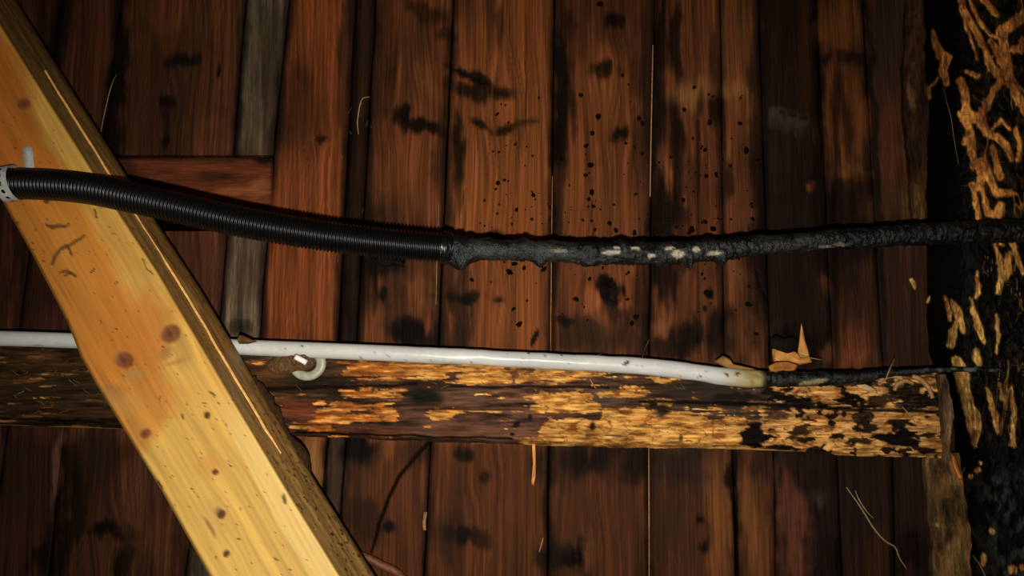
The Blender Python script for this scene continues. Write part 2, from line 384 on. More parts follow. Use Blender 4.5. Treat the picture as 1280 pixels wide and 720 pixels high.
def paint_plank(px, py, base, seed, eL, eR):
    X = knot_warp(px, py) + 5 * fbm(px * .012, py * .005, seed, 3)
    g = fbm(X * .10, py * .004, seed + 1, 4); g2 = noise(X * .55, py * .010, seed + 2)
    rings = np.sin(X * 2 * math.pi / (8.0 + 3.0 * noise(X * .02, X * 0, seed)))
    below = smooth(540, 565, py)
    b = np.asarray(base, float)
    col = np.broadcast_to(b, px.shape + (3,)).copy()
    col = col * (1 - below[..., None] * np.array([.27, .26, .24]))          # the boards are darker below the rail
    col *= np.clip(1 + .19 * g + .12 * g2 + .018 * rings, .35, 1.7)[..., None]
    bl = smooth(.05, .75, fbm(px * .016, py * .007, seed + 5, 4))
    col = mix(col, D, .55 * bl)
    wm = smooth(.15, .7, fbm(px * .014 + 9, py * .008, seed + 8, 3))
    col = mix(col, np.minimum(b * 1.25, 255), .35 * wm * (1 - below))
    e = np.minimum(px - eL, eR - px) + 2.5 * fbm(px * .05, py * .03, seed + 4, 3)
    col = mix(col, K, .62 * (1 - smooth(0, 9, e)))
    col = blobs(px, py, STAIN, col, 3, .62, .45)
    gy = col.mean(-1, keepdims=True); col = (gy + (col - gy) * .89) * np.array([.985, 1.005, 1.03])
    # grain stays readable inside the stains
    col *= np.clip(1 + .14 * g2 + .02 * rings, .6, 1.4)[..., None]
    h = .0002 * rings * smooth(-.2, .6, noise(X * .03, py * .01, seed)) + .0007 * g
    for pts, st in CRACKS:
        d = seg_dist(px + .5 * fbm(px * .06, py * .06, 5, 2), py, pts) + .35
        m = st * (1 - smooth(-.3, 1.4, d)); col = mix(col, (10, 6, 5), m); h = h - .004 * m
    for kx, ky, r in KNOTS[:2]:
        d = np.hypot(px - kx, (py - ky)) / r; h = h + .0035 * np.exp(-(d / .8) ** 2) * (1 + .5 * np.sin(d * 9))
    return lin(col), h

wv = P(np.array([-420, 1720, 1720, -420]), np.array([980, 980, -300, -300]), .026)
wb = np.concatenate([wv, wv + [0, .02, 0]])
wall = make_obj('wall_back', wb, [np.array([[0, 1, 2, 3], [7, 6, 5, 4], [0, 4, 5, 1], [1, 5, 6, 2], [2, 6, 7, 3], [3, 7, 4, 0]])], M_felt)
wall['kind'] = 'structure'; wall['label'] = 'dark sooty wall of upright stained boards'

def depth_at(px, py):
    for i in range(len(W)):
        if E[i](py) <= px < E[i + 1](py): return W[i][0]
    return 0.0

def plank(i, ya, yb, gap=1.2, name='plank'):
    d, base = W[i]
    L, R = E[i], E[i + 1]
    wd = float(R(300) - L(300))
    fine = 1.25 if i == 8 else 2.0
    nu = max(8, int(wd / fine)); nv = int((yb - ya) / (fine * 2)) + 1
    v = np.linspace(ya, yb, nv); u = np.linspace(0, 1, nu)
    l = L(v) + gap + .8 * fbm(v * .02, v * 0 + i, 40 + i, 3); r = R(v) - gap + .8 * fbm(v * .02, v * 0 + i, 80 + i, 3)
    px = l[:, None] + (r - l)[:, None] * u[None]; py = np.repeat(v[:, None], nu, 1)
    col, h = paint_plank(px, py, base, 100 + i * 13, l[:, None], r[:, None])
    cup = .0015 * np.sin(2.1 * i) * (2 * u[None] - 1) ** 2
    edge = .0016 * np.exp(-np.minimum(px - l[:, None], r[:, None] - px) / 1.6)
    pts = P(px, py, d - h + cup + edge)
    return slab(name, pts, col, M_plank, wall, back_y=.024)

planks = []
for i in range(len(W)):
    if i in (4, 5):
        planks.append(plank(i, Y0, 194)); planks.append(plank(i, 289, Y1))
    else: planks.append(plank(i, Y0, Y1))
    if i == 5:
        for o in planks[-2:]: o['label'] = 'grey weathered plank'

# short level board let in between the cut planks
def cross_board():
    nv, nu = 34, 120
    v = np.linspace(0, 1, nv); u = np.linspace(0, 1, nu)
    px = 118 + (341 - 118) * u[None] + 1.5 * fbm(v * 4, v * 0, 3, 3)[:, None]
    top = 197 + 0 * u; bot = 268 + 4 * u
    py = top[None] + (bot - top)[None] * v[:, None]
    g = fbm(px * .012, py * .12, 300, 4); g2 = noise(px * .02, py * .6, 301)
    col = np.broadcast_to(np.array([98., 50, 28]), px.shape + (3,)).copy() * np.clip(1 + .3 * g + .14 * g2, .4, 1.6)[..., None]
    col = blobs(px, py, [(325, 235, 14, 14, 0, (160, 100, 56), .5), (300, 238, 26, 4, -6, (150, 92, 56), .6), (330, 200, 12, 5, 0, K, .8), (190, 215, 40, 10, 0, (90, 46, 28), .5), (270, 218, 26, 5, 0, K, .4), (150, 230, 26, 40, 0, D, .6), (270, 240, 40, 5, -8, (150, 86, 50), .5)], col)
    e = np.minimum(np.minimum(py - top[None], bot[None] - py), 341 - px)
    col = mix(col, K, .6 * (1 - smooth(0, 4, e)))
    o = slab('cross_board', P(px, py, -.007 - .0012 * g), lin(col), M_beam, wall, back_y=.024)
    o['label'] = 'short level board between cut planks'
cross_board()

# lit plank edges in the seams, put in as pale slivers on their planks
def sliver(pts, wpx, y, parent):
    nv = len(pts); V = []; 
    for px, py in pts:
        for sx, sy in ((-1, 0), (1, 0), (1, .004), (-1, .004)):
            V.append(P(px + sx * wpx / 2, py, y + sy))
    Fq = []
    for k in range(nv - 1):
        for a in range(4): Fq.append([4 * k + a, 4 * k + (a + 1) % 4, 4 * k + 4 + (a + 1) % 4, 4 * k + 4 + a])
    Fq += [[3, 2, 1, 0], [4 * nv - 4, 4 * nv - 3, 4 * nv - 2, 4 * nv - 1]]
    o = make_obj('splinter', np.array(V), [np.array(Fq)], M_sliver, parent); o['label'] = 'pale sliver standing for a lit plank edge in the seam'
pl_r = planks[11]; 
seam = [p for p in planks]
sliver([(816.2, 56), (815.5, 90), (814.2, 150), (812.6, 246)], 1.5, -.010, planks[13])
sliver([(690.5, 220), (689.5, 300), (688.2, 440)], 1.0, -.008, planks[12])
sliver([(811, 560), (811.3, 640), (811.5, 724)], 1.5, -.009, planks[13])
sliver([(548.5, 255), (546, 330), (545, 380)], .8, -.008, planks[11])
sliver([(532, 640), (530, 655), (531, 663)], 4, -.009, planks[11])

# tar thrown on the boards round the burnt cable: small flat drops
rnd = random.Random(7)
V = []; Fq = []
def drop(px, py, r, el=1.0, rot=0.0):
    y = depth_at(px, py) - .0014; n = 8; b = len(V); ca, sa = math.cos(rot), math.sin(rot)
    for k in range(n):
        a = 2 * math.pi * k / n; q = .88 * r * rnd.uniform(.8, 1.2); X = math.cos(a) * q * el; Yv = math.sin(a) * q
        V.append(P(px + X * ca - Yv * sa, py + X * sa + Yv * ca, y))
    V.append(P(px, py, y - .0004 - .00005 * r))
    for k in range(n): Fq.append([b + k, b + n, b + (k + 1) % n])
for k in range(230):
    px = rnd.uniform(600, 960); py = rnd.gauss(260, 70)
    if py < 90 or py > 452: continue
    drop(px, py, abs(rnd.gauss(0, 1.0)) + .7, rnd.uniform(1, 1.7), rnd.uniform(0, 3.1))
for px, py, r in [(740, 240, 3.4), (865, 287, 4.2), (892, 286, 4), (793, 291, 3), (736, 249, 2.8), (887, 153, 3.5), (925, 154, 3), (868, 109, 2.5), (886, 118, 2), (933, 188, 4), (778, 94, 2.6), (750, 5, 4), (726, 119, 3), (748, 146, 4),
                  (799, 148, 3), (803, 154, 2.6), (738, 206, 4), (732, 219, 3), (646, 262, 2.6), (667, 244, 3), (642, 386, 2.5), (762, 279, 3), (770, 288, 3), (795, 396, 4), (790, 404, 3), (885, 367, 4.5), (720, 374, 3.5), (637, 340, 4), (655, 335, 3), (935, 380, 3.5), (945, 417, 2.6), (590, 350, 2.4), (640, 280, 2)]:
    drop(px, py, r, rnd.uniform(1, 1.6), rnd.uniform(0, 3.1))
tar = make_obj('tar_spatter', np.array(V), [np.array(Fq)], M_drop, wall)
tag(tar, 'small black tar drops on the boards', kind='stuff')

# ---------------------------------------------------------------- level rail
def rail():
    BY = -.088
    top = lambda x: np.interp(x, [-450, 0, 120, 300, 500, 700, 820, 900, 960, 1060, 1120, 1181], [408, 428, 432, 441, 447, 454, 459, 463, 466, 469, 466, 464])
    bot = lambda x: np.interp(x, [-450, 0, 120, 370, 520, 650, 790, 900, 970, 1040, 1100, 1181], [520, 531, 534, 545, 551, 556, 560, 561, 562, 568, 571, 572])
    x0, x1 = -450, 1179
    nu = 1150; nv = 84
    u = np.linspace(x0, x1, nu); v = np.linspace(0, 1, nv)
    px = np.repeat(u[None], nv, 0); t = top(u) + 1.5 * fbm(u * .05, u * 0, 11, 3); b = bot(u) + 1.2 * fbm(u * .04, u * 0, 12, 4)
    py = t[None] + (b - t)[None] * v[:, None]
    px = px + np.where(px > 1165, 1, 0) * 2.0 * fbm(py * .08, py * 0 + 2, 15, 3)
    g = fbm(px * .018, py * .16, 400, 5); g2 = fbm(px * .05, py * .5, 402, 3); n1 = fbm(px * .035, py * .11, 404, 5); n2 = fbm(px * .09, py * .22, 406, 4)
    col = np.broadcast_to(np.array([76., 52, 36]), px.shape + (3,)).copy()
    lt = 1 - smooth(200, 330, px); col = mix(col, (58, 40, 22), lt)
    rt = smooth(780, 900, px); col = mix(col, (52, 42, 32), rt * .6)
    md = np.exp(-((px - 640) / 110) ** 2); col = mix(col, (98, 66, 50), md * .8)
    n4 = fbm(px * .035, py * .42, 408, 4)
    col *= np.clip(1 + .42 * g + .28 * g2 + .30 * n4, .3, 1.9)[..., None]
    col = blobs(px, py, [(400, 480, 60, 14, 5, (34, 24, 16), .8), (330, 470, 30, 30, 0, (58, 40, 20), .6), (370, 510, 24, 14, 10, (120, 58, 30), .7), (345, 463, 30, 7, -15, (120, 74, 38), .6), (540, 478, 36, 14, 0, (46, 32, 24), .8), (760, 497, 22, 10, 0, (96, 84, 72), .7), (590, 495, 18, 10, 0, (104, 80, 64), .5),
                         (880, 490, 60, 16, 3, (44, 37, 30), .7), (460, 540, 60, 9, 0, (98, 50, 34), .6), (600, 540, 80, 10, 2, (104, 68, 48), .6), (60, 490, 60, 30, 0, (48, 34, 22), .6)], col, 5)
    # raw orange wood where the skin has flaked off: patches x0,x1,y0,y1,strength
    R = [(425, 560, 452, 470, .75), (520, 585, 450, 461, .8), (425, 512, 487, 496, .8), (396, 498, 503, 530, .95), (360, 416, 529, 539, .8), (300, 330, 440, 446, .3), (470, 560, 472, 476, .55),
         (534, 568, 511, 523, 1.0), (575, 640, 452, 480, 1.05), (640, 712, 455, 480, 1.0), (665, 745, 490, 516, .9), (672, 765, 522, 546, 1.1), (650, 945, 546, 562, 1.05), (752, 868, 512, 556, 1.0), (700, 760, 461, 472, .8),
         (836, 940, 521, 560, 1.05), (752, 812, 486, 500, .9), (798, 842, 498, 507, .8), (818, 848, 472, 482, .9), (712, 790, 462, 470, .5), (855, 870, 490, 498, .7), (950, 990, 512, 560, 1.1), (985, 1180, 510, 573, 1.25), (962, 1035, 484, 500, .75), (1010, 1140, 482, 504, 1.0), (1085, 1180, 470, 500, .85), (1020, 1120, 496, 508, .8), (886, 905, 503, 512, .7), (930, 955, 505, 515, .7),
         (-200, 80, 445, 452, .45), (-100, 30, 500, 506, .5), (-60, 60, 520, 528, .55), (20, 60, 470, 480, .5)]
    M = np.zeros_like(px)
    wx = px + 9 * n1; wy = py + 3.5 * n2 + 2 * n1
    for a, bb, c, d, st in R:
        q = smooth(a - 8, a + 10, wx) * (1 - smooth(bb - 10, bb + 8, wx)) * smooth(c - 3, c + 3, wy) * (1 - smooth(d - 3, d + 3, wy))
        M = np.maximum(M, q * st)
    m = smooth(.42, .56, M + .20 * n2 + .14 * g + .55 * n4 + .34 * fbm(px * .022, py * .075, 409, 4) + .03)
    oc = np.broadcast_to(np.array([198., 140, 66]), px.shape + (3,)).copy()
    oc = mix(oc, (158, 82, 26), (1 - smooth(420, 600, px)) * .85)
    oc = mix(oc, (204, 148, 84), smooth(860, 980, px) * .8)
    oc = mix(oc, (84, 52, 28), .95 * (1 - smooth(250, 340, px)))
    flk = fbm(px * .06, py * .34, 411, 3); oc = mix(oc, (120, 72, 32), .65 * smooth(.12, .5, flk)); oc = mix(oc, (236, 186, 112), .5 * smooth(.15, .55, -flk))
    oc *= np.clip(1 + .26 * g2 + .22 * n4, .45, 1.4)[..., None]
    # beetle tracks in the raw wood
    wormx = px + 5 * n1; wormy = py + 5 * fbm(px * .05, py * .05, 420, 3)
    worm = np.abs(fbm(wormx * .035, wormy * .11, 425, 2)); wm = (1 - smooth(.02, .10, worm)) * smooth(620, 700, px)
    oc = mix(oc, (112, 62, 24), .8 * wm)
    pale = np.abs(fbm(wormx * .05, wormy * .10, 431, 2)); oc = mix(oc, (226, 168, 92), .5 * (1 - smooth(.02, .12, pale)) * smooth(560, 700, px))
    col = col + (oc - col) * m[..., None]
    # char
    ch = np.zeros_like(px); cb = fbm(px * .07, py * .22, 445, 4)
    for cx, cy, rx, ry, rot, st in [(1000, 540, 14, 7, 0, .8), (1010, 549, 9, 5, 0, .9), (1120, 550, 34, 8, 3, 1), (1130, 540, 12, 14, 20, 1), (1125, 530, 18, 8, 15, .9), (1155, 562, 30, 4, 3, .9), (1088, 533, 12, 6, 0, .8), (1072, 552, 16, 5, 0, .8), (1080, 520, 14, 9, 30, .8), (1010, 526, 12, 3, 5, .8),
                                (1060, 500, 16, 9, 0, 1), (1130, 490, 24, 10, 0, .8), (1150, 500, 22, 8, 0, .9), (1100, 502, 16, 6, 0, .8), (985, 498, 34, 6, 8, 1), (970, 490, 20, 7, 0, .9), (945, 547, 24, 16, 25, 1.1), (975, 560, 20, 8, 10, .9), (930, 500, 44, 10, 5, .55), (968, 515, 18, 9, 0, .6), (1040, 506, 60, 2.5, 1, 1), (1160, 520, 9, 4, 0, .8), (1098, 545, 10, 5, 0, .6), (1165, 542, 12, 4, 0, .8), (1166, 470, 12, 6, 0, .5), (1110, 474, 8, 6, 0, .8)]:
        a = math.radians(rot); X = px - cx + 7 * n2; Yq = py - cy + 4 * n1
        r = np.sqrt(((X * math.cos(a) + Yq * math.sin(a)) / rx) ** 2 + ((-X * math.sin(a) + Yq * math.cos(a)) / ry) ** 2)
        ch = np.maximum(ch, st * (1 - smooth(.72, 1.05, r + .55 * cb)))
    spots = smooth(.42, .55, fbm(px * .075, py * .11, 440, 3)) * smooth(960, 1000, px) * .9
    ch = np.clip(np.maximum(ch, spots), 0, 1)
    col = mix(col, (20, 14, 11), ch)
    # knots and checks
    col = blobs(px, py, [(530, 498, 20, 10, -4, (22, 22, 18), .95), (518, 492, 10, 6, 0, (30, 28, 22), .7), (826, 512, 10, 9, 0, (34, 28, 24), .95), (815, 506, 4, 4, 0, (24, 18, 14), .9), (644, 530, 5, 3, -40, (20, 14, 12), .9), (662, 521, 2.5, 4, 10, (24, 16, 12), .9), (742, 532, 3.5, 5, 0, (40, 14, 10), .95), (851, 548, 3, 4, 0, (50, 40, 30), .8), (640, 543, 2.5, 2, 0, K, .9)], col, 7)
    hc = np.zeros_like(px)
    for pts in ([(800, 502, .8), (860, 503, 1), (960, 506, 1), (1060, 512, 1.3), (1178, 514, 1.2)], [(300, 486, .6), (420, 484, .8), (520, 481, .5)], [(560, 483, .5), (760, 484, .6)], [(0, 523, 1), (90, 526, 1), (130, 530, 1)], [(370, 541, .6), (640, 549, .6)]):
        d = seg_dist(px, py + 1.5 * n1, pts); hc = np.maximum(hc, 1 - smooth(0, 1.6, d))
    col = mix(col, (16, 10, 8), .85 * hc)
    col = mix(col, (24, 15, 10), .7 * (1 - smooth(0, .05, np.minimum(v[:, None], 1 - v[:, None] * 1.0 + 0 * px))) * (1 - m * .8))
    h = .0020 * g + .0008 * g2 - .0020 * m + .0016 * m * (g2 - wm) - .003 * hc - .002 * ch * n2 + .0035 * np.exp(-((px - 530) / 20) ** 2 - ((py - 497) / 9) ** 2) + .004 * np.exp(-((px - 826) / 9) ** 2 - ((py - 511) / 8) ** 2)
    ev = np.minimum(v, 1 - v)[:, None] + 0 * px
    rnd_ = .010 * (1 - smooth(0, .10, ev)) ** 2
    pts = P(px, py, BY - h + rnd_)
    root = thing('level_rail', 'old flaking timber rail fixed level across the board wall, charred at its right end', 'beam', P(400, 540, -.04))
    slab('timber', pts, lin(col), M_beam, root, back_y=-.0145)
    return top, bot, BY, root
r_top, r_bot, BY, rail_root = rail()

# ---------------------------------------------------------------- diagonal brace
bL = line([(-140, -8), (5, 255), (43, 323), (83, 400), (101, 446), (120, 480), (200, 610), (262, 720), (400, 960)])
bR = line([(-123, -170), (0, 30), (115, 213), (150, 268), (197, 340), (278, 477), (363, 620), (425, 720), (573, 960)])
bD = lambda py: -.228 - .00002 * (py - 360)
def brace():
    root = thing('diagonal_brace', 'pale planed pine brace running diagonally in front of the wall behind the conduit', 'brace', P(300, 700, -.16))
    nv = 620; nu = 96
    v = np.linspace(-330, 920, nv); u = np.linspace(0, 1, nu)
    l = bL(v); r = bR(v)
    px = l[:, None] + (r - l)[:, None] * u[None]; py = np.repeat(v[:, None], nu, 1)
    # along / across the timber
    al = (px * .52 + py * .854); ac = px * .854 - py * .52
    ac0 = ac.copy()
    KN = [(213, 417, 11), (155, 450, 10), (30, 130, 7), (182, 542, 6), (259, 519, 4), (269, 590, 3.5), (277, 643, 5), (283, 692, 4), (58, 250, 4), (-60, 20, 8)]
    for kx, ky, kr in KN:
        dx = px - kx; dy = py - ky; da = dx * .854 - dy * .52; dl = dx * .52 + dy * .854
        ac = ac - da * .7 * np.exp(-(da / (2.2 * kr)) ** 2 - (dl / (5 * kr)) ** 2)
    g = fbm(ac * .09, al * .006, 500, 4); rings = np.sin((ac + 7 * fbm(ac * .012, al * .004, 503, 2)) * 2 * math.pi / (8.0 + 0 * ac))
    g2 = noise(ac * .5, al * .02, 505)
    # heart wood (orange) to sap wood (pale)
    dist = r[:, None] - px
    sw = np.interp(v, [-150, 0, 60, 120, 180, 240, 300, 360, 420, 470, 520, 580, 880], [2, 5, 8, 14, 36, 30, 42, 52, 50, 62, 85, 170, 300])[:, None]
    sap = 1 - smooth(-12, 12, dist - sw + 10 * fbm(ac * .03, al * .012, 508, 3))
    heart = np.array([188., 120, 44]); paleC = np.array([204., 158, 74])
    col = heart[None, None] + (paleC - heart)[None, None] * sap[..., None]
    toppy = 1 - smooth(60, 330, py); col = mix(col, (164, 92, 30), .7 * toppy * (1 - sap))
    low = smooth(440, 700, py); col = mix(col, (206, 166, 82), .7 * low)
    col *= np.clip(1 + .09 * g + .010 * rings * (1 - .6 * sap) + .03 * g2, .7, 1.25)[..., None]
    col = blobs(px, py, [(185, 410, 34, 40, 25, (186, 112, 42), .75, .8), (150, 430, 40, 26, 20, (196, 120, 48), .5, .8), (230, 440, 10, 20, 0, (150, 110, 60), .3), (60, 60, 40, 40, 0, (190, 118, 52), .4, .8), (30, 200, 30, 40, 0, (184, 100, 40), .5, .8),
                         (205, 440, 10, 8, 0, (150, 110, 64), .7), (165, 468, 14, 6, -10, (170, 130, 84), .6), (140, 490, 14, 10, -20, (140, 100, 56), .6, .7), (150, 500, 30, 14, 20, (186, 140, 70), .5), (200, 490, 30, 20, 10, (196, 132, 58), .45, .8), (270, 650, 26, 16, 40, (190, 150, 84), .4, .8), (120, 330, 40, 50, 20, (196, 128, 56), .4, .8),
                         (260, 580, 16, 12, 0, (196, 132, 62), .5, .8), (276, 642, 6, 6, 0, (110, 84, 50), .6), (262, 660, 2.5, 14, -30, (140, 92, 46), .7), (222, 452, 18, 2.5, -15, (170, 120, 66), .6), (205, 420, 2, 2, 0, K, .5)], col, 9, .5)
    band = (1 - smooth(-3, 3, dist - 30 - 10 * smooth(560, 720, py) + 3 * fbm(al * .02, ac * .05, 511, 3))) * smooth(470, 560, py); col = mix(col, (226, 194, 122), .6 * band)
    for kx, ky, kr in KN:
        d = np.hypot(px - kx, py - ky) / kr; a = np.arctan2(py - ky, px - kx)
        col = mix(col, (118, 66, 36) if kr > 5.5 else (76, 40, 22), .85 * (1 - smooth(.8, 1.35, d + .10 * np.sin(2 * a + kx))))
        col = mix(col, (74, 40, 24), .6 * (1 - smooth(0, .7, d)))
    # dark scuffs and specks
    S = []
    for pts in ([(58, 281, 1.6), (66, 284, 2), (74, 282, 1.8), (82, 283, 1.5), (86, 280, 1.2)], [(66, 330, 1.6), (69, 320, 1.8), (76, 311, 1.8), (88, 306, 1.8), (97, 300, 1.3), (105, 294, 1.2)], [(86, 310, 1.2), (89, 318, 1.2)],
                [(75, 341, 1), (84, 338, 1.4), (95, 346, 1.2)], [(82, 344, 1.2), (90, 341, 1)], [(178, 324, .6), (183, 335, .6), (190, 342, .6)], [(118, 262, 1.4), (121, 272, .8)], [(198, 602, 1), (203, 610, .8), (200, 615, .8)], [(228, 519, 1.4), (229, 523, 1.2)], [(343, 698, .8), (348, 700, .7)], [(355, 620, 2.2), (356, 627, 2.0)], [(263, 490, 1), (268, 494, .8)]):
        S.append((pts, .75))
    for pts, st in S:
        d = seg_dist(px + .8 * fbm(px * .2, py * .2, 9, 2), py + .8 * fbm(px * .2, py * .2, 10, 2), pts)
        col = mix(col, (74, 52, 26), st * (1 - smooth(-.4, 1.2, d)))
    sp = smooth(1.06, 1.14, fbm(px * .27, py * .27, 520, 2)); col = mix(col, (66, 42, 20), .75 * sp)
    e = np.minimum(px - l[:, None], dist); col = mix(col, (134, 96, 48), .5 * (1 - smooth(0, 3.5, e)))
    h = .0001 * rings - .0012 * sum((1 - smooth(.8, 1.15, np.hypot(px - a, py - b) / c)) for a, b, c in KN[:2])
    bev = .006 * (1 - smooth(0, 5, px - l[:, None])) ** 2 + .0025 * (1 - smooth(0, 3, dist)) ** 2
    F_ = P(px, py, bD(py) - h + bev)
    # side face turned to the right, dirty olive
    ns = 40; t = np.linspace(0, 1, ns)
    Ed = F_[:, -1, :]
    back_off = np.array([0, .1085, 0.0])
    spx = py[:, :1] + 0 * t[None]
    Sd = Ed[:, None] + back_off[None, None] * t[None, :, None]
    alS = al[:, -1][:, None] + 0 * t[None]; tt = 0 * alS + t[None] * 120
    gs = fbm(tt * .05, alS * .012, 530, 4); gf = fbm(tt * .15, alS * .15, 533, 4)
    lowS = smooth(420, 700, spx)
    sc_ = np.broadcast_to(np.array([172., 130, 68]), alS.shape + (3,)).copy(); sc_ = mix(sc_, (200, 158, 90), .7 * lowS); sc_ = mix(sc_, (120, 94, 46), .6 * (1 - smooth(0, 260, spx)))
    sc_ *= np.clip(1 + .04 * gs + .10 * gf, .4, 1.5)[..., None]
    sc_ = mix(sc_, (36, 24, 12), .8 * smooth(.5, .66, gf) * (.35 + .65 * lowS))
    hs = .0015 * gs + .0025 * (1 - smooth(.0, .25, abs(t[None] - .99)))
    tear = smooth(.78, 1, t[None] + .12 * gf); sc_ = mix(sc_, (52, 38, 20), .5 * tear)
    Sd = Sd + np.array([1.0, 0, .5]) * (hs * (t[None] * (1 - t[None]) * 4))[..., None]
    # closed body
    nvp = nv
    Fl = F_[:, 0, :]; Bl = Fl + np.array([0, .1085 - .006, 0])
    V = [F_.reshape(-1, 3), Sd.reshape(-1, 3), Fl, Bl, Sd[:, -1], ]
    o1 = nv * nu; o2 = o1 + nv * ns; o3 = o2 + nv; o4 = o3 + nv
    k = np.arange(nv - 1)
    Fc = [grid_faces(nv, nu), grid_faces(nv, ns, o1),
          np.stack([o2 + k, o3 + k, o3 + k + 1, o2 + k + 1], -1), np.stack([o3 + k, o4 + k, o4 + k + 1, o3 + k + 1], -1),
          np.array([[0, nu - 1, o4, o3], [(nv - 1) * nu, o3 + nv - 1, o4 + nv - 1, nv * nu - 1]])]
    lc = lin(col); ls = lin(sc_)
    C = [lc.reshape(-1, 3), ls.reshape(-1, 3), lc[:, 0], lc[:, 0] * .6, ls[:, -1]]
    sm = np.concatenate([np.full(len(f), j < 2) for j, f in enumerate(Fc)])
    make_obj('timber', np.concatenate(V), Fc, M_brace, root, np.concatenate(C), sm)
    # arris along the side: light on the edge put into a bright proud strip
    rows = np.arange(nv)[(v > 62) & (v < 572)]
    sf = np.interp(v[rows], [62, 300, 572], [.44, .40, .38])
    A = Ed[rows] + back_off * sf[:, None]
    wob = .0022 * fbm(v[rows] * .03, v[rows] * 0, 540, 3)
    wd = .0020 * np.clip(np.minimum((v[rows] - 60) / 30, (574 - v[rows]) / 30), .12, 1) * (1 + .4 * fbm(v[rows] * .06, v[rows] * 0, 541, 3))
    nrm = np.array([.87, 0, .5]); nrm /= np.linalg.norm(nrm)
    Vs = np.stack([A + nrm * 0.000 + np.outer(wob - wd / 2, [0, 1, 0]), A + nrm * .0022 + np.outer(wob - wd * .3, [0, 1, 0]), A + nrm * .0022 + np.outer(wob + wd * .3, [0, 1, 0]), A + np.outer(wob + wd / 2, [0, 1, 0])], 1)
    q = len(rows)
    o = make_obj('lit_arris', Vs.reshape(-1, 3), [grid_faces(q, 4)], M_arris, root); o['label'] = 'thin edge along the side, coloured bright as if catching light'
    return root
M_arris = mat_plain('bright_lit_arris', (232, 176, 96), 0.5, scale=200, amt=0.25)  # bright colour stands for light caught by the edge
brace_root = brace()
def torn():
    fl = line([(316, 466), (330, 490), (352, 528), (378, 570), (394, 612)])
    pts = []
    for yv in np.linspace(470, 614, 60):
        x = float(fl(yv)); wd = 1 + 2.5 * float(noise(np.array(yv * .16), np.array(3.3), 5)) + 5 * abs(math.sin((yv - 470) / 144 * math.pi * 2.2)) * (1 if yv < 606 else .3)
        pts.append((x, yv, wd))
    V = []
    for k, (x, yv, wd) in enumerate(pts):
        for sx, dy in ((-6, .0), (wd, .004), (wd, .007), (-6, .006)): V.append(P(x + sx, yv - sx * .4, -.128 + dy))
    n = len(pts); Fq = [[4 * k + a, 4 * k + (a + 1) % 4, 4 * k + 4 + (a + 1) % 4, 4 * k + 4 + a] for k in range(n - 1) for a in range(4)] + [[3, 2, 1, 0], [4 * n - 4, 4 * n - 3, 4 * n - 2, 4 * n - 1]]
    o = make_obj('torn_bark', np.array(V), [np.array(Fq)], M_darkbark, brace_root); o['label'] = 'dark torn bark along the rear edge'
M_darkbark = mat_plain('dark_torn_bark', (52, 34, 18), 0.85, spec=0.15, scale=260, amt=0.5, bump=0.6, dist=0.003)
torn()

